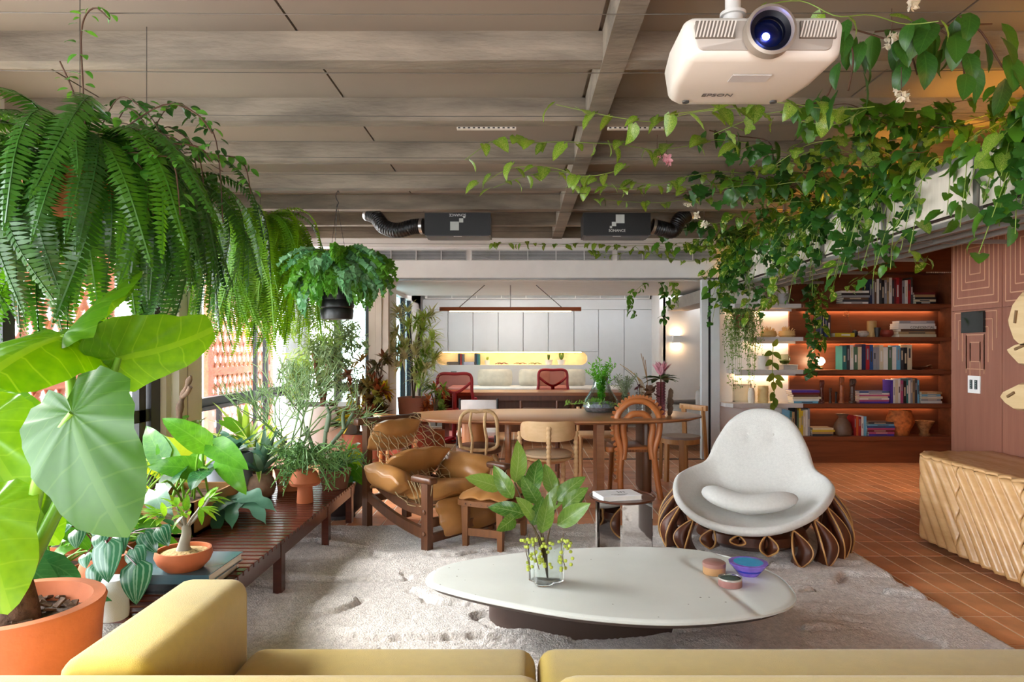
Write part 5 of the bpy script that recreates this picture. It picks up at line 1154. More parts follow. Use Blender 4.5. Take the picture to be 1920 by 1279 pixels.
# trough in the study
t2 = thing('planter_trough', 'short concrete planter ledge with vines in the study', 'planter', (2.5, 10, 2.0))
MB().bb(2.42, 2.75, 8.55, 11.25, 1.98, 2.15).o('ledge', mat('a39a90', .7), t2, 0, True); MB().bb(2.45, 2.72, 8.6, 11.2, 2.15, 2.16).o('soil', mat('3a2a20', .95), t2, 0, True)

# ceiling spots over the aisle in front of the bookcase
for x, y, lab in ((3.75, 7.0, 'small ceiling spot nearest the bookcase'), (4.5, 7.0, 'small ceiling spot beside the alcove wall')):
    t = thing('ceiling_spot', lab, 'lamp', (x, y, 2.84), 0, 'ceiling spots by the bookcase'); MB().lathe([(.045, -.07), (.045, 0)], 20, caps=False).o('housing', m_black, t); MB().lathe([(0, -.03), (.04, -.03)], 20).o('bulb', emis('ffd2a0', 10), t)
    sp = bpy.data.lights.new('spot', 'SPOT'); sp.energy = 55; sp.color = (1, .72, .45); sp.spot_size = 1.0; sp.spot_blend = .7; sp.shadow_soft_size = .04; so_l = bpy.data.objects.new('spot_light', sp); C.objects.link(so_l); so_l.parent = t; so_l.location = (0, 0, -.075)
# ================================================================== PLANTS
m_terra = mat('b5623a', .75, var=.15, scale=5, bump=.15, bscale=40); m_soil = mat('3b2a20', .95, var=.5, scale=40, bump=.8, bscale=60)
m_bark = mat('5a4030', .9, var=.5, scale=30, bump=.8, bscale=50)
def plant(name, label, loc, rot=0, group=None): return thing(name, label, 'plant', loc, rot, group)
def potm(par, prof, m, n=40, soil=None, name='pot', wob=None, sm_=40):
    MB().lathe(prof, n, wob=wob).o(name, m, par, sm_)
    if soil: MB().lathe([(soil[0], soil[1]), (soil[0]*.5, soil[1]+.012), (0, soil[1]+.015)], 24, wob=lambda a, z: 1+.02*math.sin(7*a)).o('soil', soil[2] if len(soil) > 2 else m_soil, par)
# ---------------------------------------------------------------- big elephant ear plant
p = Vector((-1.58, 2.14, 0)); ee = plant('elephant_ear', 'giant elephant ear plant in a terracotta tub at the left edge', p)
potm(ee, [(.20, 0), (.205, .01), (.235, .50), (.245, .545), (.24, .555), (.205, .555), (.20, .50), (.18, .46)], m_terra, 56, (.20, .49))
MB().lathe([(.07, .48), (.06, .55), (.045, .62), (.0, .64)], 14).o('trunk', m_bark, ee)
chip = MB().rbox((0, 0, 0), (.04, .022, .008), .002, 1).mesh('bark_chip', 0)
for k in range(70):
    a = R.uniform(0, 6.28); r_ = .19*R.random()**.5; o = link('bark_chip', chip, m_bark, ee); o.location = (r_*math.cos(a), r_*math.sin(a), .505+.01*R.random()); o.rotation_euler = (R.uniform(-.6, .6), R.uniform(-.6, .6), R.uniform(0, 6.28))
m_ear = leafm('3f7810', '689818', .5, .28, '88ac38'); m_eardk = leafm('2a5a0f', '3c7018', .45, .36, '5c8a30'); m_pet = leafm('6aa02a', '86b83c', .2, .35)
ears = [ear_leaf(1, .9, .15, .28, .02, 1), ear_leaf(1, .85, .3, .35, .03, 4), ear_leaf(1, .8, .9, .2, .02, 2)]
def ear(bx, by, bD, tx, ty, tD, nrm, s, k, m, root=(-1.58, 2.14, .60), bulge=(0, 0, .1)):
    a = W(bx, by, bD); b = W(tx, ty, tD); lf = put_leaf(ears[k], m, ee, a, b-a, nrm, s)
    rt = Vector(root); mid = rt.lerp(a, .5)+Vector(bulge); Q = spline([rt, mid, a], 16)
    MB().tube(Q, [lerp(.028, .010, i/15) for i in range(16)], 8).o('leaf_stalk', m_pet, ee, 60, True)
ear(135, 775, 2.05, 182, 970, 1.88, (-.25, -1, .55), .40, 0, m_eardk, bulge=(.02, -.03, .12))
ear(222, 672, 2.35, 300, 660, 2.42, (-.15, -1, -.5), .34, 1, m_ear, bulge=(.05, .02, .08))
ear(118, 630, 2.30, 10, 660, 2.0, (.30, -.35, .9), .42, 2, m_ear, bulge=(.06, .05, .1))
ear(120, 628, 2.32, 240, 488, 2.55, (-.62, -.45, .35), .36, 2, m_ear, bulge=(.06, .05, .1))
ear(-40, 800, 2.2, 45, 985, 2.05, (.2, -1, .4), .36, 1, m_ear, bulge=(-.05, 0, .08))
ear(-60, 770, 2.5, 90, 800, 2.4, (.1, -.9, .6), .34, 1, m_ear, bulge=(-.1, 0, .1))
ear(20, 900, 2.5, 70, 990, 2.45, (0, -1, .4), .28, 0, m_ear, bulge=(-.02, .1, .05))
ear(-30, 960, 2.0, -20, 1060, 1.9, (.3, -1, .4), .3, 0, m_ear, bulge=(-.05, 0, .05))
# ---------------------------------------------------------------- slatted bench
m_bn = wood('3e1d16', '5a2c20', 0, .2, 2.5, .12)
be = thing('slatted_bench', 'long low dark wood slatted bench crowded with potted plants', 'bench', (-1.67, 4.0, 0))
bx0, bx1, by0, by1, bz = -2.08, -1.29, 2.62, 5.35, .315
n = 44; slm = MB().rbox((0, 0, 0), (bx1-bx0, (by1-by0)/n-.014, .022), .003, 1).mesh('slat', 0)
for k in range(n):
    o = link('slat', slm, m_bn, be); o.location = ((bx0+bx1)/2+1.67, by0+(k+.5)*(by1-by0)/n-4.0, bz-.011)
for x in (bx0+.05, bx1-.025): MB().bb(x-.02, x+.02, by0, by1, bz-.09, bz-.022).o('rail', m_bn, be, 0, True)
for y in (3.72, 4.62, 5.25, 2.8):
    for x in (bx0+.05, bx1-.025): MB().bb(x-.023, x+.023, y-.03, y+.03, 0.02, bz-.022).o('leg', m_bn, be, 0, True)
# ---- peperomia
m_pep = leafm('1f5238', '2c6446', .15, .22, '9dbba4', pattern='melon'); lpe = [gleaf(1, .82, 'heart', 8, 6, d, -.12) for d in (.5, .9)]
p = G(196, 1128, bz); p.z = bz; pe = plant('watermelon_peperomia', 'striped watermelon peperomia in a round terracotta pot on the bench', p)
potm(pe, [(.06, .012), (.095, .06), (.105, .11), (.085, .17), (.082, .19), (.072, .19), (.075, .16)], m_terra, 40, (.075, .165)); MB().lathe([(.08, 0), (.098, .018), (.092, .02), (.07, .008)], 40).o('saucer', m_terra, pe)
m_pst = mat('5a1e22', .5)
for (x, y, D, tx, ty, s) in [(200, 1020, 2.5, 195, 1085, .14), (170, 985, 2.5, 205, 960, .115), (225, 1000, 2.55, 222, 1030, .09), (145, 995, 2.6, 140, 1025, .08), (255, 1060, 2.5, 250, 1120, .14), (250, 1030, 2.6, 262, 1065, .1), (205, 965, 2.6, 245, 975, .1), (190, 1000, 2.6, 180, 1025, .08), (160, 1040, 2.5, 155, 1065, .06), (230, 980, 2.7, 240, 955, .09), (215, 985, 2.6, 180, 965, .09), (270, 1000, 2.7, 290, 1040, .1), (300, 990, 2.7, 310, 1020, .09), (180, 1060, 2.5, 172, 1100, .09), (225, 945, 2.75, 235, 965, .07), (120, 985, 2.7, 105, 1000, .08)]:
    a = W(x, y, D); b = W(tx, ty, D-.06); put_leaf(lpe[R.randrange(2)], m_pep, pe, a, b-a, Vector((R.uniform(-.2, .2), -1, .55)), s)
    MB().tube(spline([pe.location+Vector((R.uniform(-.03, .03), R.uniform(-.03, .03), .16)), (pe.location+Vector((0, 0, .2))).lerp(a, .5)+Vector((0, 0, .03)), a], 8), .0025, 5).o('leaf_stalk', m_pst, pe, 40, True)
# ---- smart speaker
p = G(212, 1160, bz); t = thing('smart_speaker', 'white cloth covered smart speaker on the bench behind the sofa arm', 'speaker', (p.x, p.y, bz)); MB().lathe([(.045, 0), (.054, .006), (.056, .03), (.050, .145), (.046, .155), (.03, .160), (0, .161)], 40).o('body', mat('d5dcdc', .8, var=.04, bump=.2, bscale=400), t)
MB().lathe([(.030, .1605), (.036, .1585)], 30).o('touch_top', mat('c2cbcc', .4), t); MB().tube(spline([(-.05, 0, .02), (-.09, .01, .008), (-.16, -.02, .004), (-.25, .0, .004)], 12), .003, 6).o('cable', m_white, t)
# ---- bonsai desert rose
p = G(340, 1075, bz); p = Vector((-1.42, 2.88, bz)); ds = plant('desert_rose', 'little desert rose with a swollen trunk in a clay bowl', p)
potm(ds, [(.075, 0), (.105, .03), (.118, .06), (.112, .085), (.104, .085), (.105, .065)], m_terra, 40, (.104, .068, mat('b89868', .9, var=.4, scale=60, bump=1, bscale=90)))
m_trk = mat('8c8478', .7, var=.2); MB().tube(spline([(0, 0, .06), (.0, 0, .1), (.012, 0, .15), (.008, 0, .19)], 10), [.042, .036, .03, .024, .022, .021, .02, .019, .018, .016], 12).o('trunk', m_trk, ds, 60)
lds = gleaf(1, .3, 'oval', 5, 2, .5, .2); m_ds = leafm('4f8a22', '8abf3a', .4, .3)
for k in range(9):
    a = 2*PI*k/9+R.random()*.5; e = Vector((math.cos(a)*R.uniform(.05, .12), math.sin(a)*R.uniform(.05, .1), R.uniform(.2, .3))); MB().tube(spline([(.008, 0, .17), (e.x*.5, e.y*.5, .22), e], 6), .006, 6).o('branch', m_trk, ds)
    for j in range(7): put_leaf(lds, m_ds, ds, ds.location+e, Vector((math.cos(a), math.sin(a), .3))+rv(.8), (0, 0, 1), R.uniform(.06, .1))
# ---- two big books
p = Vector((-1.53, 3.02, bz)); 
for i, (c, w, d) in enumerate((('1c1c1e', .46, .34), ('3a5560', .47, .34))):
    t = thing('book', ('lower black' if i == 0 else 'upper blue grey')+' photo book under the desert rose on the bench', 'book', (-1.56+.01*i, 3.06, bz+i*.04), .03-.05*i, 'large books on the bench')
    MB().bb(-w/2, w/2, -d/2, d/2, 0, .003).bb(-w/2, w/2, -d/2, d/2, .036, .0395).bb(-w/2, -w/2+.004, -d/2, d/2, .003, .036).bb(-w/2, w/2, -d/2, -d/2+.004, .003, .036).o('cover', mat(c, .25, var=.3, scale=3), t, 0); MB().bb(-w/2+.004, w/2-.006, -d/2+.004, d/2-.006, .003, .036).o('pages', m_page, t, 0)
    if i == 0: text('lettering', 'STEVE', .022, mat('c9c5bd', .5), t, Matrix.Translation((-.10, -d/2-.0006, .02)) @ Matrix.Rotation(PI/2, 4, 'X'))
ds.location.z = bz+.0795; ds.location.x = -1.47; ds.location.y = 2.98
# ---- leafy filler plants along the window
m_phil = leafm('2f6f1c', '62a82c', .4, .28, '7ab04a'); m_phd = leafm('1f4f2c', '356a3c', .2, .2, '5a8a5a'); m_yel = leafm('86b82a', 'b4d23a', .5, .3)
m_blu = leafm('35604e', '5c8a74', .2, .35)
def rosette(name, label, loc, lm, m, n, L, el=(.2, 1.2), pot=None, stalk=0, jit=.3, lift=0, part='leaf', nx=None, name2='leaf_stalk'):
    t = plant(name, label, loc)
    if pot: pot(t)
    for k in range(n):
        a = 2*PI*k/n*2.4+R.uniform(-.3, .3); e = R.uniform(*el); d = Vector((math.cos(a)*math.cos(e), math.sin(a)*math.cos(e), math.sin(e))); base = Vector(loc)+Vector((0, 0, lift))
        s = L*R.uniform(.7, 1.1)
        if stalk:
            tip = base+d*stalk*R.uniform(.6, 1.1); MB().tube(spline([base, base.lerp(tip, .5)+Vector((0, 0, stalk*.08)), tip], 8), [.007-.0005*i for i in range(8)], 6).o(name2, m_pet, t, 40, True)
            d2 = Vector((d.x, d.y, d.z*.2-.25))+rv(jit)*.4
            put_leaf(R.choice(lm), m, t, tip, d2, (-d.x*.3, -d.y*.3-.4, 1), s, part)
        else: put_leaf(R.choice(lm), m, t, base, d+rv(jit)*.3, (-d.x*.5, -d.y*.5, 1.2), s, part)
    return t
lph = [gleaf(1, .5, 'heart', 8, 4, d, .15, .03) for d in (.4, .9, 1.3)]; lst = [gleaf(1, .12, 'strap', 9, 2, d, .3) for d in (.5, 1.2)]; llob = [gleaf(1, .36, 'lobed', 20, 4, d, .1, .03) for d in (.5, 1.0)]
cyl = lambda r, hh, m, soil=True: (lambda t: potm(t, [(r*.92, 0), (r, .01), (r, hh), (r*.9, hh), (r*.9, hh-.04)], m, 40, (r*.9, hh-.03) if soil else None))
rosette('philodendron', 'leafy philodendron on the floor behind the terracotta tub', Vector((-2.35, 3.0, 0)), lph, m_phil, 16, .26, (.5, 1.3), cyl(.15, .28, m_terra), .5, lift=.25)
rosette('philodendron', 'yellow green philodendron by the window behind the tub', Vector((-2.55, 2.6, 0)), lph, m_yel, 12, .24, (.5, 1.3), cyl(.15, .25, m_terra), .45, lift=.22)
rosette('lobed_philodendron', 'dark lobed philodendron between the tub and the striped pot', Vector((-2.3, 3.35, 0)), llob, m_phd, 12, .30, (.3, 1.1), cyl(.15, .3, m_terra), .45, lift=.25)
# rectangular planter with birds-nest like leaves
rp = plant('trough_philodendron', 'glossy dark leaved plant in a tan rectangular box on the bench', Vector((-1.98, 4.05, bz)))
MB().bb(-.18, .18, -.30, -.285, 0, .19).bb(-.18, .18, .285, .30, 0, .19).bb(-.18, -.165, -.3, .3, 0, .19).bb(.165, .18, -.3, .3, 0, .19).bb(-.18, .18, -.3, .3, 0, .02).o('box', mat('a8794c', .6), rp, 0); MB().bb(-.165, .165, -.285, .285, .02, .15).o('soil', m_bark, rp, 0)
for (x, y, D, tx, ty, tD, s, m) in [(335, 880, 4.0, 288, 935, 3.7, .30, m_phd), (390, 880, 4.0, 340, 915, 3.6, .30, m_phd), (370, 880, 4.0, 300, 870, 3.9, .28, m_phil), (330, 890, 4.1, 300, 830, 4.1, .3, m_phil), (385, 835, 3.9, 300, 775, 3.8, .30, m_phil), (400, 835, 3.9, 440, 860, 3.8, .30, m_phil), (420, 860, 4.0, 470, 950, 3.7, .28, m_phil), (290, 920, 3.6, 320, 1010, 3.3, .26, m_phd), (350, 890, 4.0, 380, 830, 4.2, .26, m_phil), (305, 860, 4.1, 270, 800, 4.2, .3, m_phil)]:
    a = W(x, y, D); b = W(tx, ty, tD); put_leaf(lph[R.randrange(3)], m, rp, a, b-a, Vector((-.2, -.8, .7))+rv(.3), s)
    MB().tube(spline([rp.location+Vector((R.uniform(-.1, .1), R.uniform(-.1, .1), .15)), (rp.location+Vector((0, 0, .2))).lerp(a, .6)+Vector((0, 0, .05)), a], 8), .007, 6).o('leaf_stalk', m_pet, rp, 40, True)
# grey cylinder pot with blue green lobed fern
p = Vector((-2.02, 4.75, bz)); t = rosette('blue_fern', 'blue green strap fern in a grey cylinder pot on the bench', p, llob, m_blu, 14, .34, (-.3, .9), cyl(.15, .32, mat('8b92a2', .6, var=.06)), 0, lift=.30)
for k, (x, y, D, tx, ty) in enumerate(((440, 930, 4.2, 560, 955), (450, 930, 4.2, 500, 985), (440, 935, 4.2, 430, 985), (430, 930, 4.2, 400, 1000), (435, 940, 4.1, 380, 985))):
    a = W(x, y, D); b = W(tx, ty, 3.9); put_leaf(llob[1], m_blu, t, a, b-a+Vector((0, 0, .1)), (0, -.4, 1), .36)
# aloe in round pot
p = G(490, 925, bz); p = Vector((W(490, 0, 4.75).x, 4.75, bz)); ral = lambda t: potm(t, [(.05, 0), (.085, .03), (.1, .085), (.08, .14), (.055, .16), (.06, .175), (.05, .175), (.05, .15)], mat('8a6a58', .8, var=.35, scale=12), 36, (.05, .15))
rosette('aloe', 'grey green aloe in a mottled round clay pot on the bench', p, [gleaf(1, .14, 'strap', 8, 2, d, .5) for d in (.4, .9, -.3)], leafm('4a7060', '7a9a80', .2, .4), 22, .34, (.1, 1.3), ral, lift=.17)
rosette('spider_plant', 'yellow striped strap leaf plant behind the aloe', Vector((-1.95, 5.05, bz)), lst, leafm('5a9a2c', '9ac83c', .45, .35, 'd8dc8a', pattern='edge'), 34, .45, (.3, 1.4), cyl(.11, .16, m_terra), lift=.15)
# pencil cactus
pc = plant('pencil_cactus', 'tall airy pencil cactus in a terracotta pot on the bench', Vector((W(545, 0, 5.05).x, 5.05, bz))); potm(pc, [(.09, 0), (.11, .13), (.12, .16), (.10, .16), (.095, .12)], m_terra, 36, (.1, .13))
m_pen = leafm('5f8450', '8fac72', .1, .4)
def pencil(par, root, d, L, depth, r, m):
    e = root+d*L; MB_ = pencil.mb; MB_.tube(spline([root, root.lerp(e, .5)+rv(.02)*L*3, e], 5), [r, r*.95, r*.9, r*.85, r*.8], 5)
    if depth:
        for k in range(R.choice((2, 3, 3))): pencil(par, e, (d+rv(.85)+Vector((0, 0, .25))).normalized(), L*R.uniform(.6, .9), depth-1, r*.78, m)
for k in range(7):
    pencil.mb = MB(); a = R.uniform(0, 6.28); pencil(pc, pc.location+Vector((R.uniform(-.04, .04), R.uniform(-.04, .04), .13)), Vector((math.cos(a)*.35, math.sin(a)*.35, 1)).normalized(), .27, 4, .0075, m_pen); pencil.mb.o('branch', m_pen, pc, 60, True)
# mushroom pot with mistletoe cactus
rh = plant('mistletoe_cactus', 'trailing mistletoe cactus in a mushroom shaped terracotta pot', Vector((W(572, 0, 4.62).x+.0, 4.62, bz)))
potm(rh, [(.055, 0), (.05, .08), (.048, .115), (.095, .12), (.105, .14), (.08, .20), (.06, .22), (.04, .22)], m_terra, 36, (.045, .205))
m_rhi = leafm('44703c', '78a458', .15, .45)
for k in range(60):
    a = R.uniform(0, 6.28); r_ = R.uniform(.12, .30); z0 = .22+R.uniform(0, .05); up = R.uniform(.02, .16); dn_ = R.uniform(-.2, .1); s0 = rh.location+Vector((0, 0, z0)); mb = MB()
    Q = spline([s0, s0+Vector((math.cos(a)*r_*.4, math.sin(a)*r_*.4, up)), s0+Vector((math.cos(a)*r_, math.sin(a)*r_, up+dn_-.02))], 10); mb.tube(Q, .004, 4)
    for q in Q[3:]:
        for j in range(3): mb.tube([q, q+rv(.035)+Vector((0, 0, -.01))], .0028, 3, cap=False)
    mb.o('strand', m_rhi, rh, 60, True)
# upright cactus stems
ca = plant('candle_plant', 'grey finger cactus with bare forked stems at the end of the bench', Vector((W(628, 0, 5.1).x, 5.1, bz))); potm(ca, [(.09, 0), (.12, .14), (.10, .14), (.09, .1)], mat('7a4a34', .7), 30, (.1, .12))
m_can = leafm('4f6448', '7a8a6c', .05, .5)
for P in ([(605, 870), (612, 800), (620, 770), (632, 765)], [(620, 835), (648, 800), (662, 775)], [(645, 805), (643, 780), (648, 770)], [(612, 810), (618, 780), (612, 760)], [(590, 850), (580, 820), (575, 800)]):
    MB().tube(spline([W(x, y, 5.05+.03*i) for i, (x, y) in enumerate(P)], 12), [.016-.0005*i for i in range(12)], 8).o('stem', m_can, ca, 60, True)
for k in range(26):
    a = R.uniform(0, 6.28); Q = spline([ca.location+Vector((0, 0, .13)), ca.location+Vector((math.cos(a)*.15, math.sin(a)*.15, R.uniform(.15, .3))), ca.location+Vector((math.cos(a)*.26, math.sin(a)*.26, R.uniform(.05, .3)))], 8); mb = MB().tube(Q, .004, 4)
    for q in Q[2:]:
        for j in range(3): mb.tube([q, q+rv(.04)+Vector((0, 0, .015))], .003, 3, cap=False)
    mb.o('twig', m_rhi, ca, 60, True)
# ribbed dark pot with broad leaves on the floor
bp_ = plant('broadleaf_plant', 'broad leaved plant in a ribbed black pot at the far end of the bench', Vector((W(640, 0, 5.55).x, 5.5, 0))); potm(bp_, [(.12, 0), (.12, .03), (.19, .1), (.21, .2), (.19, .29), (.14, .33), (.12, .33), (.12, .28)], mat('2a2a2e', .5), 48, (.12, .29), wob=lambda a, z: 1+.015*math.cos(24*a))
for (x, y, tx, ty, s, m) in [(650, 870, 690, 895, .26, m_phil), (640, 870, 665, 925, .24, m_phd), (650, 860, 700, 860, .24, m_yel), (650, 850, 680, 815, .22, m_phil), (640, 850, 620, 870, .26, m_phd), (655, 880, 720, 935, .22, m_phil), (655, 860, 715, 830, .18, m_yel), (640, 870, 600, 880, .2, m_phil), (660, 900, 640, 965, .17, m_phd), (655, 850, 660, 780, .2, m_phil)]:
    a = W(x, y, 5.4); b = W(tx, ty, 5.2); put_leaf(lph[R.randrange(3)], m, bp_, a, b-a, Vector((-.1, -.6, .8))+rv(.3), s)
    MB().tube(spline([bp_.location+Vector((0, 0, .3)), (bp_.location+Vector((0, 0, .4))).lerp(a, .5), a], 6), .006, 5).o('leaf_stalk', m_pet, bp_, 40, True)
rosette('monstera', 'bright green split leaf plant under the window behind the bench', Vector((-2.55, 4.5, 0)), llob+lph, m_yel, 16, .28, (.4, 1.3), cyl(.16, .3, m_terra), .55, lift=.28)
rosette('fan_plant', 'mid green leafy plant under the window rail', Vector((-2.6, 5.6, 0)), lph, m_phil, 16, .25, (.4, 1.3), cyl(.16, .3, m_terra), .5, lift=.28)
# driftwood
dw = tag(MB().tube(spline([W(338, 850, 5.5), W(336, 800, 5.52), W(338, 760, 5.5), W(348, 730, 5.45), W(358, 705, 5.4)], 24), [.035-.0008*i+.006*math.sin(i*1.3) for i in range(24)], 9).tube(spline([W(340, 745, 5.48), W(350, 738, 5.42), W(357, 725, 5.4)], 8), .018, 8).o('driftwood', mat('6e5a4a', .9, var=.4, scale=12, bump=.6, bscale=30), None, 60), 'forked brown driftwood branch standing against the cream column', 'branch')
# ---------------------------------------------------------------- round white planter
wp = plant('milk_bush', 'big round white planter with a tangled grey green shrub', Vector((W(612, 0, 8.5).x, 8.35, 0)))
potm(wp, [(.38, 0), (.40, .01), (.445, .66), (.445, .68), (.41, .68), (.40, .60)], mat('d9d6d4', .6, var=.03), 64, (.40, .62))
for k in range(7): a = R.uniform(0, 6.28); MB().tube(spline([(0, 0, .6), (math.cos(a)*.05, math.sin(a)*.05, .9), (math.cos(a)*.12, math.sin(a)*.1, 1.3)], 8), .018, 7).o('stem', mat('8a5a42', .8), wp)
lnd = gleaf(1, .15, 'lance', 3, 1, .6, 0)
for cl_ in range(34):
    a = R.uniform(0, 6.28); rr_ = R.uniform(.05, .48); c = wp.location+Vector((math.cos(a)*rr_, math.sin(a)*rr_*.6, R.uniform(.95, 1.95)-rr_*.4)); B = Bunch()
    for k in range(110): B.add(lnd, orient(rv(1)+Vector((0, 0, -.3)), rv(1)), c+rv(.12), R.uniform(.08, .16))
    B.o('leaf_cluster', leafm('4f6a3c', '86986a', .35, .5) if cl_ % 3 else leafm('5f8434', '92ac58', .4, .5), wp)
# crotons
def shrub(name, label, loc, pot, n, w, z0, z1, lm, mats, s, per=26, group=None, stem=True):
    t = plant(name, label, loc, 0, group); 
    if pot: pot(t)
    if stem:
        for k in range(5): a = R.uniform(0, 6.28); MB().tube(spline([(0, 0, z0*.7), (math.cos(a)*w*.25, math.sin(a)*w*.25, (z0+z1)/2), (math.cos(a)*w*.5, math.sin(a)*w*.4, z1*.92)], 6), .009, 6).o('stem', m_stem, t)
    for k in range(n):
        a = R.uniform(0, 6.28); r_ = w*R.uniform(.25, 1); c = Vector(loc)+Vector((math.cos(a)*r_, math.sin(a)*r_*.8, R.uniform(z0, z1))); B = Bunch(); out_ = Vector((math.cos(a), math.sin(a), .8))
        for j in range(per): B.add(R.choice(lm), orient(out_*.6+rv(1), (0, 0, 1)), c+rv(.02), s*R.uniform(.6, 1.2))
        B.o('leaf_whorl', R.choice(mats), t)
    return t
lcr = [gleaf(1, .3, 'oval', 4, 2, d, .2) for d in (.3, .9)]
shrub('croton', 'yellow and dark red croton shrub behind the round planter', Vector((W(690, 0, 8.2).x-.1, 8.15, 0)), cyl(.2, .35, mat('8a4a30', .7)), 26, .34, .45, 1.05, lcr, [leafm('8a8a1c', 'c8b82c', .35), leafm('4a3a1c', '6a5a28', .3), leafm('5a2a18', '8a4a24', .3), leafm('3a4a22', '6a6a2a', .3)], .17, 24)
shrub('croton', 'dark bronze croton shrub beside the door jamb', Vector((W(700, 0, 8.1).x+.03, 8.1, 0)), cyl(.18, .3, mat('8a4a30', .7)), 16, .24, .55, 1.3, lcr, [leafm('4a2a18', '7a4a24', .3), leafm('3a3a20', '6a5a2a', .3)], .15, 22)
# variegated dracaena in terracotta pot
so_ = shrub('song_of_india', 'tall cream variegated dracaena in a pink terracotta pot', Vector((W(775, 0, 9.0).x, 9.0, 0)), lambda t: potm(t, [(.13, .45), (.19, .5), (.2, .66), (.21, .72), (.18, .72), (.17, .66)], mat('b5735a', .7, var=.1), 40, (.17, .68)), 46, .30, .85, 1.85, [gleaf(1, .16, 'lance', 4, 2, d, .2) for d in (.3, .8)], [leafm('c4c884', 'ece8c0', .35, .4), leafm('a4b860', 'd8dc98', .35, .4), leafm('7aa83a', 'b0c860', .4, .4)], .2, 26)
MB().lathe([(.2, 0), (.2, .45), (0, .45)], 30).o('stand', mat('8a4030', .6), so_)
shrub('song_of_india', 'small orange leaved plant spilling beside the red chair', Vector((W(818, 0, 8.9).x, 8.9, 0)), cyl(.11, .3, m_terra), 14, .16, .5, .85, lcr, [leafm('b06a2c', 'd88a4a', .35), leafm('6a8a3a', '8aa84a', .35)], .13, 18)
rb = plant('urn_plant', 'low green plant in a big rounded red clay urn behind the table', Vector((W(770, 0, 7.9).x, 7.9, 0))); potm(rb, [(.12, 0), (.13, .03), (.24, .14), (.27, .28), (.24, .42), (.20, .47), (.17, .47), (.17, .42)], mat('8a3a28', .5), 40, (.17, .44))
for k in range(16): a = R.uniform(0, 6.28); put_leaf(lcr[0], leafm('3a5a32', '6a8a58', .3), rb, rb.location+Vector((0, 0, .46)), Vector((math.cos(a), math.sin(a), R.uniform(.2, 1.4))), (0, 0, 1), R.uniform(.12, .2))
# ---------------------------------------------------------------- hanging ferns
def hang(t, top, hookz, r, m=m_black):
    L = t.location
    for k in range(3):
        a = 2*PI*k/3; P = [L+Vector((math.cos(a)*r, math.sin(a)*r, top)), L+Vector((0, 0, hookz-L.z-.12))]; Q = [P[0].lerp(P[1], i/30) for i in range(31)]
        MB().tube(Q, [.0028 if i % 2 else .0012 for i in range(31)], 5).o('chain', m, t, 0, True)
    MB().tube(spline([L+Vector((0, 0, hookz-L.z-.14)), L+Vector((.012, 0, hookz-L.z-.11)), L+Vector((0, 0, hookz-L.z-.09)), L+Vector((-.01, 0, hookz-L.z-.05)), L+Vector((.008, 0, hookz-L.z-.01)), L+Vector((.018, 0, hookz-L.z-.03))], 16), .0035, 6).o('hook', m, t, 60, True)
def fern(label, loc, n, frs, mats, srange, tilt, pot, hookz, group='hanging ferns by the windows', hooked=True):
    t = thing('hanging_fern', label, 'plant', loc, 0, group); pot(t)
    if hooked: hang(t, .0, hookz, .1)
    else: MB().tube([t.location, Vector((t.location.x, t.location.y, hookz))], .0015, 5).o('hanger_wire', m_black, t, 0, True)
    for k in range(n):
        me = R.choice(frs); m = R.choice(mats); o = bpy.data.objects.new('frond', me); C.objects.link(o); o.parent = t
        if not me.materials: me.materials.append(m)
        o.material_slots[0].link = 'OBJECT'; o.material_slots[0].material = m
        s = R.uniform(*srange); o.scale = (s, s, s); a = 2*PI*k*.618+R.uniform(-.2, .2)
        o.rotation_euler = (R.uniform(-.35, .35), R.uniform(*tilt), a); o.location = (math.cos(a)*R.uniform(0, .07), math.sin(a)*R.uniform(0, .07), R.uniform(-.04, .04))
    return t
m_f1 = leafm('2c5a18', '46801f', .45, .3); m_f1b = leafm('1f4518', '33661f', .35, .3); m_f2 = leafm('5a961c', '86b828', .5, .35); m_f2b = leafm('467c1c', '6ca224', .5, .35); m_f3 = leafm('3f8022', '6eac34', .4, .35); m_f3b = leafm('4f9058', '7aac78', .3, .35)
F1 = [frond(1.0, 50, .068, .0165, a0, a1, 1.15, .35, 0, s) for a0, a1, s in ((.65, -1.55, 1), (.45, -1.65, 2), (.9, -1.35, 3), (.1, -1.6, 4), (.3, -1.7, 8))]
F2 = [frond(1.15, 64, .046, .0105, a0, a1, 1.7, .2, 0, s) for a0, a1, s in ((.8, -1.62, 5), (.5, -1.7, 6), (1.0, -1.55, 7), (.2, -1.6, 9))]
F3 = [frond(.42, 26, .058, .026, a0, a1, 1.0, .4, .8, s) for a0, a1, s in ((.9, -1.4, 11), (.5, -1.6, 12), (1.1, -1.0, 13))]
pot1 = lambda t: potm(t, [(.09, -.16), (.13, 0), (.14, .01), (.12, .01), (.11, -.03)], m_terra, 30, (.115, -.01))
f1 = fern('huge dark hanging fern with broad drooping fronds near the ceiling', W(150, 330, 2.7), 120, F1, [m_f1, m_f1b, m_f1b], (.7, 1.0), (-.35, .35), pot1, ZS, hooked=False)
f1b = fern('second broad hanging fern between the big fern and the window', W(275, 340, 3.15), 60, F1, [m_f1b, m_f1], (.62, .92), (-.3, .35), pot1, ZS, hooked=False)
f2 = fern('lime green hanging fern with long curtain like fronds', W(488, 430, 6.05), 180, F2, [m_f2, m_f2, m_f2b], (.85, 1.3), (-.25, .5), pot1, ZS, hooked=False)
pot3 = lambda t: potm(t, [(.0, -.40), (.13, -.40), (.135, -.37), (.138, -.32), (.132, -.31), (.142, -.30), (.142, -.25), (.135, -.24), (.15, -.08), (.145, -.07), (0, -.06)], m_black, 36)
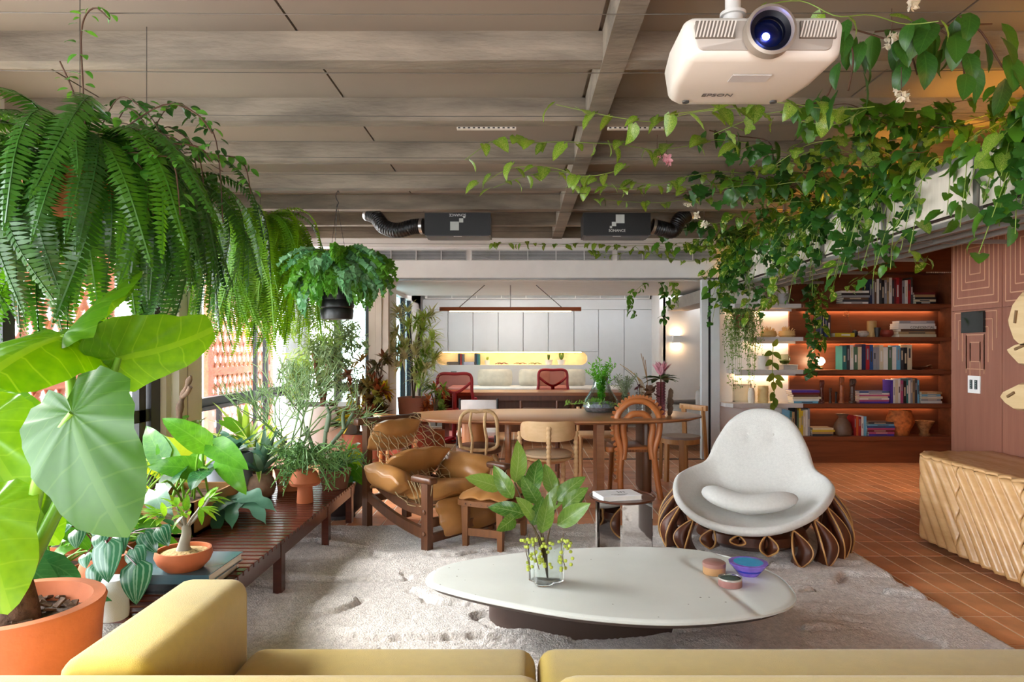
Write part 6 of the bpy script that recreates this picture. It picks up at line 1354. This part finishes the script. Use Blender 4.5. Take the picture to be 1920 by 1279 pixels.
f3 = fern('crested green hanging fern in a black ribbed pot', W(632, 510, 5.77), 140, F3, [m_f3, m_f3, m_f3b], (.95, 1.45), (-.3, .35), pot3, ZB)

# fillers that close the gaps between the big pots
rosette('calathea', 'low striped leaf plant on the floor behind the terracotta tub', Vector((-2.0, 2.45, 0)), llob+lph, m_phd, 18, .26, (.2, 1.2), cyl(.14, .3, m_terra), .35, lift=.28)
rosette('dumb_cane', 'bright leafy plant beside the striped pot against the window', Vector((-2.45, 3.75, 0)), lph, m_yel, 20, .24, (.3, 1.2), cyl(.15, .3, m_terra), .5, lift=.28)
rosette('fern_clump', 'small mid green plant on the bench behind the striped pot', Vector((-1.92, 3.25, bz)), lph+llob, m_phil, 20, .17, (.1, 1.2), cyl(.09, .12, m_terra), .2, lift=.11)
rosette('grass_clump', 'arching grassy plant on the floor by the window rail', Vector((-2.65, 6.6, 0)), lst, leafm('5a8a34', '8fb04a', .45, .35), 34, .6, (.4, 1.4), cyl(.18, .35, m_terra), lift=.33)
# ================================================================== CLIMBING VINES
m_po = leafm('356818', '6a9426', .35, .3, 'b4c060', pattern='vari'); m_po2 = leafm('2c5a18', '4f8022', .35, .3); m_iv = leafm('1c441a', '356826', .3, .35); m_vst = leafm('6a8a34', '8aa04a', .1, .5); m_bst = mat('4a3020', .7); m_cl = leafm('1f4a1a', '3a6a24', .25, .35, '5a8a3a'); m_sm = leafm('3f6a2a', '6a9444', .3, .4)
lpo = [gleaf(1, .72, 'heart', 6, 4, d, .22, .02) for d in (.3, .8, 1.2)]; liv = [gleaf(1, .85, 'lobed', 10, 4, d, .1, .04) for d in (.3, .8)]; lcl = [gleaf(1, .52, 'oval', 7, 4, d, .2, .02) for d in (.4, .9)]
def vine(P, label, group, lm, m, sp, s, stm=m_vst, r=.0022, hangd=.6, single=True, name='pothos_vine', n=None, jit=1.0):
    L = sum((Vector(a)-Vector(b)).length for a, b in zip(P[:-1], P[1:])); N = max(8, int(L/.03)); Q = spline(P, N)
    t = thing(name, label, 'vine', Q[0], 0, group); MB().tube(Q, r, 5).o('stem', stm, t, 60, True); k = n or max(3, int(L/sp)); B = None if single else Bunch()
    for i in range(k):
        u = (i+R.random()*.8)/k*(N-1); q = Q[min(N-1, int(u))]; a = R.uniform(0, 6.28); off = Vector((math.cos(a), math.sin(a), R.uniform(-.6, .5)))*s*.35*jit
        tip = Vector((math.cos(a)*.8, math.sin(a)*.8, -hangd))+rv(.4); nr = Vector((math.cos(a)*.5, math.sin(a)*.5-.6, .7))+rv(.4); ss = s*R.uniform(.65, 1.2)
        if single: put_leaf(R.choice(lm), m, t, q+off, tip, nr, ss)
        else: B.add(R.choice(lm), orient(tip, nr), q+off, ss)
    if B: B.o('leaves', m, t)
    return t
def wirev(y, pxa, pxb, label, pys, m=m_po, s=.105, sp=.075, D=None):
    n = len(pys); P = [W(lerp(pxa, pxb, i/(n-1)), py_, y+.02*math.sin(i*2.1)) for i, py_ in enumerate(pys)]
    return vine(P, label, 'pothos runners on the ceiling wires', lpo, m, sp, s)
wirev(3.62, 1042, 1420, 'pothos runner reaching furthest over the ceiling beam below the projector', [196, 210, 222, 228, 212, 205, 200])
wirev(4.1, 872, 1400, 'long pothos runner dangling at the left end of a ceiling wire', [300, 262, 268, 266, 268, 272, 280, 275, 262, 268])
wirev(4.1, 905, 1180, 'short pothos side shoot looping under the ceiling wire', [345, 318, 312, 316, 330, 326, 312])
wirev(4.95, 925, 1420, 'pothos runner across the middle of the ceiling', [352, 330, 322, 338, 355, 346, 330, 322, 330], s=.09)
wirev(5.5, 1060, 1460, 'thin pothos runner crossing behind the main beam', [352, 350, 344, 350, 345, 335, 345])
wirev(6.2, 1110, 1500, 'pothos runner hanging above the right speaker box', [372, 378, 380, 372, 378, 370, 382], s=.08)
wirev(8.05, 918, 1440, 'pothos runner along the white header of the study', [458, 455, 460, 456, 462, 460, 470, 462, 455, 470], s=.085, sp=.06)
wirev(7.9, 1100, 1440, 'second pothos runner over the study header', [470, 478, 470, 482, 490, 480, 470, 476], s=.08, sp=.06)
wirev(3.05, 1250, 1640, 'pothos runner just behind the projector', [215, 205, 190, 195, 205, 200], s=.1)
wirev(2.55, 1440, 1760, 'pothos stem above the projector', [8, 2, 30, 28, 45, 40], s=.09, sp=.12)
# mass on wires between the main beam and trough
for k in range(36):
    y = R.choice([3.6, 4.1, 4.5, 4.95, 5.5, 6.2, 7.2]); x0 = R.uniform(1.0, 1.9)+(.12*(y-3.6)); x1 = 2.5; z = R.uniform(2.5, 2.66)
    P = [Vector((lerp(x1, x0, i/6), y+.12*math.sin(i+k), z+R.uniform(-.06, .05)-.03*i*(k % 2)*.5)) for i in range(7)]
    vine(P, 'tangled vine runner in the leafy mass between the beam and the trough', 'vines in the ceiling canopy', R.choice([lpo, lpo, liv]), R.choice([m_po, m_po2, m_iv]), .06, R.uniform(.09, .12), m_bst if k % 3 == 0 else m_vst, single=(y < 4.7))
# trailing strands over the trough front
for k in range(120):
    y = R.uniform(2.9, 8.2); 
    if 3.25 < y < 3.9 and R.random() < .55: continue
    x = 2.38; top = 2.42+R.uniform(0, .1); drop = R.choice([.25, .4, .6, .35])*R.uniform(.7, 1.3)*(1+.25*sm((y-5)/3)); dx = R.uniform(-.22, .02); dy = R.uniform(-.15, .15)
    P = [Vector((2.6, y, 2.38)), Vector((2.47, y, top)), Vector((x-.02, y+dy*.2, top-.05)), Vector((x+dx*.5-.02, y+dy*.6, top-drop*.55)), Vector((x+dx-.02, y+dy, top-drop))]
    kind = R.choice(['po', 'po', 'iv', 'iv', 'sm']); near = y < 4.6
    lm, m, s = {'po': (lpo, R.choice([m_po, m_po2]), .10), 'iv': (liv, m_iv, .095), 'sm': (lcl, m_sm, .038)}[kind]
    vine(P, {'po': 'pothos strand spilling over the hanging trough', 'iv': 'dark lobed ivy strand spilling over the hanging trough', 'sm': 'fine small leaved strand spilling over the hanging trough'}[kind], {'po': 'pothos strands over the trough', 'iv': 'ivy strands over the trough', 'sm': 'fine strands over the trough'}[kind], lm, m, .05 if kind != 'sm' else .02, s*R.uniform(.85, 1.2), single=near and kind != 'sm', name={'po': 'pothos_vine', 'iv': 'ivy_vine', 'sm': 'creeper_vine'}[kind])
# bushy growth standing on the trough
for k in range(34):
    y = R.uniform(2.6, 8.2); P = [Vector((2.62, y, 2.36)), Vector((2.55+R.uniform(-.1, .1), y+.1, 2.5)), Vector((2.45+R.uniform(-.3, .1), y+R.uniform(-.3, .3), R.uniform(2.45, 2.7)))]
    vine(P, 'upright leafy shoot growing on top of the hanging trough', 'shoots on top of the trough', R.choice([lpo, liv]), R.choice([m_po, m_iv, m_po2]), .03, .085, hangd=.3, single=y < 3.6, name='pothos_shoot')
# long strands in front of the shelves
for (P, lab, lm, m, s, sp, nm_) in [
    ([(1500, 500, 7.9), (1515, 540, 7.9), (1520, 600, 7.9), (1528, 660, 7.9), (1520, 705, 7.9)], 'dense ivy strand hanging to the bulb lamp', liv, m_iv, .08, .012, 'ivy_vine'),
    ([(1510, 495, 7.9), (1535, 545, 7.9), (1540, 600, 7.9), (1535, 650, 7.9)], 'variegated pothos strand hanging beside the bookcase', lpo, m_po, .1, .022, 'pothos_vine'),
    ([(1470, 500, 7.7), (1450, 545, 7.7), (1440, 575, 7.7)], 'pothos strand looping before the topmost pale shelf', lpo, m_po, .1, .03, 'pothos_vine'),
    ([(1360, 480, 7.9), (1352, 530, 7.9), (1355, 590, 7.9)], 'grey green bead strand hanging by the door frame', lcl, m_blu, .03, .004, 'bead_vine'),
    ([(1440, 470, 7.5), (1425, 510, 7.5), (1425, 565, 7.5)], 'dark ivy strand hanging before the ribbed vase', liv, m_iv, .085, .015, 'ivy_vine'),
    ([(1690, 400, 5.4), (1705, 450, 5.4), (1720, 500, 5.4), (1740, 480, 5.4)], 'pothos tendril curling before the bookcase top', lpo, m_po, .085, .06, 'pothos_vine'),
    ([(1600, 470, 6.2), (1640, 500, 6.2), (1600, 530, 6.2), (1585, 545, 6.2)], 'pothos strand dangling over the top row of books', lpo, m_po, .09, .05, 'pothos_vine'),
    ([(1215, 525, 8.8), (1180, 560, 8.9), (1190, 590, 8.9)], 'vine strand hanging in the study beside the wardrobe', lpo, m_po2, .085, .02, 'pothos_vine'),
    ([(1240, 520, 8.7), (1250, 560, 8.7), (1245, 605, 8.7)], 'vine strand hanging beside the wall light', lpo, m_po2, .085, .02, 'pothos_vine'),
    ([(1265, 520, 8.7), (1270, 550, 8.7), (1262, 575, 8.7)], 'short vine tuft at the top of the study opening', lpo, m_po, .085, .015, 'pothos_vine')]:
    vine([W(*q) for q in P], lab, None, lm, m, sp, s, single=False, name=nm_)
# big leaved glory bower near the projector
for k, (P, lab) in enumerate([([(1600, 55, 2.9), (1650, 70, 2.9), (1700, 90, 2.9), (1720, 140, 2.85)], 'dark broad leaved glory bower branch right of the projector'), ([(1720, 40, 2.8), (1770, 60, 2.8), (1800, 100, 2.8), (1810, 150, 2.75)], 'glory bower branch with the largest hanging leaves'), ([(1800, 30, 2.8), (1840, 60, 2.8), (1870, 110, 2.8), (1890, 140, 2.8)], 'glory bower branch near the right edge'), ([(1590, 60, 2.9), (1600, 110, 2.9), (1590, 170, 2.9)], 'glory bower branch hugging the projector side'), ([(1640, 60, 3.0), (1740, 50, 3.0), (1860, 45, 3.0)], 'glory bower stem lying along the wire'), ([(1330, 245, 4.2), (1380, 255, 4.2), (1440, 265, 4.2), (1450, 300, 4.2)], 'glory bower branch with pink blossom in the canopy'), ([(1480, 200, 3.1), (1540, 190, 3.1), (1560, 160, 3.1)], 'glory bower branch below the projector')]):
    t = vine([W(*q) for q in P], lab, None, lcl, m_cl, .035, .15 if k < 5 else .12, m_bst, .004, 1.6, True, 'glory_bower')
m_fl = mat('e6e0cc', .6, var=.1); lfl = gleaf(1, .6, 'oval', 4, 2, .5, .4)
for (x, y, D, lab, m) in [(1672, 70, 2.85, 'white blossom cluster right of the projector', None), (1690, 180, 2.85, 'white blossom cluster below the broad leaves', None), (1712, 8, 2.85, 'white blossom cluster at the top edge', None), (1305, 405, 5.6, 'white blossom cluster beside the right speaker box', None), (1320, 420, 5.6, 'lower white blossom cluster in the canopy', None), (1290, 385, 5.6, 'upper white blossom cluster in the canopy', None), (1250, 300, 4.2, 'pink blossom cluster in the canopy', 1), (1232, 290, 4.2, 'small pink blossom near the main beam', 1)]:
    t = thing('blossom', lab, 'flower', W(x, y, D), 0, 'blossoms in the canopy')
    for k in range(5):
        c = Vector(t.location)+rv(.02)
        for j in range(5): put_leaf(lfl, leafm('c98a98', 'dca4ac', .3, .6) if m else leafm('d8d4c0', 'efeada', .35, .6), t, c, rv(1)+Vector((0, -.3, -.2)), rv(1), .03, 'petal')
    MB().tube([t.location+Vector((0, 0, .12)), t.location], .002, 4).o('stalk', m_bst, t, 0, True)
# hanging bushy creeper and orchid on the pale shelves
hb = thing('hanging_creeper', 'bushy small leaved creeper hanging from a pot on the pale shelves', 'plant', W(1390, 600, 8.1)); MB().lathe([(.07, -.1), (.1, .06), (.09, .06), (.06, -.08)], 24).o('pot', mat('8a4a34', .7), hb)
lti = gleaf(1, .7, 'oval', 2, 2, .4, .1)
for k in range(120):
    a = R.uniform(0, 6.28); r_ = R.uniform(.06, .25); L = R.uniform(.1, .55) if R.random() < .8 else R.uniform(.6, .9); c = Vector(hb.location)+Vector((0, -.03, .06))
    P = spline([c, c+Vector((math.cos(a)*r_*.7, math.sin(a)*r_*.4, .05)), c+Vector((math.cos(a)*r_, math.sin(a)*r_*.5-.03, -L*.4)), c+Vector((math.cos(a)*r_*.95, math.sin(a)*r_*.5-.03, -L))], 14); B = Bunch()
    for q in P[2:]:
        for j in range(3): B.add(lti, orient(rv(1)+Vector((0, -.3, -.5)), rv(1)), q+rv(.014), R.uniform(.016, .026))
    st = MB().tube(P, .0015, 3, cap=False).o('strand', m_vst, hb, 0, True); B2 = B.o('leaves', m_sm, hb)
oc_ = thing('orchid', 'strappy orchid climbing down the front of the pale shelves', 'plant', W(1448, 690, 8.1)); MB().tube(spline([W(1450, 645, 8.1), W(1448, 690, 8.07), W(1452, 730, 8.05), W(1448, 760, 8.05)], 12), .005, 6).o('stem', m_vst, oc_, 60, True)
for (x, y, tx, ty) in [(1448, 660, 1430, 668), (1450, 660, 1465, 672), (1448, 675, 1432, 690), (1450, 680, 1458, 690), (1450, 705, 1436, 715), (1452, 705, 1470, 712), (1450, 715, 1452, 735), (1455, 712, 1470, 730), (1450, 700, 1440, 722), (1450, 735, 1445, 758), (1452, 745, 1457, 768), (1450, 755, 1447, 775), (1450, 650, 1456, 640)]:
    a, b = W(x, y, 8.06), W(tx, ty, 7.98); put_leaf(lcl[0], leafm('4a6a24', '7a8a34', .3, .35), oc_, a, b-a, (0, -1, .3), .13)
# climbing shoots out of the big fern
for (P, lab) in [([(160, 240, 2.5), (155, 150, 2.5), (152, 70, 2.5), (160, 30, 2.5), (180, 15, 2.5), (205, 36, 2.5)], 'tall twining shoot rising from the big fern'), ([(210, 260, 2.6), (270, 215, 2.6), (320, 195, 2.6), (370, 215, 2.6), (398, 250, 2.6)], 'arching twiggy shoot leaving the big fern'), ([(220, 285, 2.6), (300, 270, 2.6), (370, 275, 2.6), (395, 300, 2.6)], 'second arching shoot below the first on the big fern'), ([(150, 240, 2.5), (140, 180, 2.5), (112, 115, 2.5)], 'pale shoot leaning left out of the big fern')]:
    vine([W(*q) for q in P], lab, None, lcl, leafm('2f6f22', '5a9a34', .35), .022, .045, m_bst, .003, .1, True, 'climbing_shoot')

for k in range(14):   # finer small leaved shoots woven through the big ferns
    x0, y0 = R.uniform(170, 330), R.uniform(270, 330); d = R.uniform(60, 150); up_ = R.uniform(20, 90); D = R.uniform(2.5, 3.0)
    P = [(x0, y0, D), (x0+d*.4, y0-up_, D), (x0+d*.8, y0-up_*.8, D-.05), (x0+d*1.1, y0-up_*.2, D-.05), (x0+d*1.2, y0+R.uniform(20, 160), D-.05)]
    vine([W(*q) for q in P], 'small leaved shoot arching out of the hanging ferns', 'small shoots among the hanging ferns', lcl, R.choice([leafm('2f6f22', '5a9a34', .35), m_iv]), .02, .05, m_bst, .0025, .4, True, 'climbing_shoot')

# every strand gets a label of its own by its place
def relabel(group, key, fmt):
    L = sorted([o for o in C.objects if o.get('group') == group], key=key)
    for i, o in enumerate(L): o['label'] = fmt(i)
def ordn(i):
    if i < 20: return ORD[i]
    t = ['twenty', 'thirty', 'forty', 'fifty', 'sixty'][i//10-2]; tt = ['twentieth', 'thirtieth', 'fortieth', 'fiftieth', 'sixtieth'][i//10-2]
    return tt if i % 10 == 9 and False else (t+'-'+ORD[i % 10-0] if i % 10 != 9 else ['thirtieth', 'fortieth', 'fiftieth', 'sixtieth', 'seventieth'][i//10-2])
far = lambda o: -o.location.y
relabel('pothos strands over the trough', far, lambda i: f'pothos strand spilling over the hanging trough, {ordn(i)} counted from the bookcase end')
relabel('ivy strands over the trough', far, lambda i: f'dark lobed ivy strand over the hanging trough, {ordn(i)} counted from the bookcase end')
relabel('fine strands over the trough', far, lambda i: f'fine small leaved strand over the trough, {ordn(i)} counted from the bookcase end')
relabel('shoots on top of the trough', far, lambda i: f'leafy shoot standing on the hanging trough, {ordn(i)} counted from the bookcase end')
relabel('vines in the ceiling canopy', far, lambda i: f'tangled vine runner in the ceiling canopy, {ordn(i)} counted from the bookcase end')

relabel('small shoots among the hanging ferns', lambda o: o.location.x, lambda i: f'small leaved shoot arching out of the hanging ferns, {ordn(i)} counted from the left')
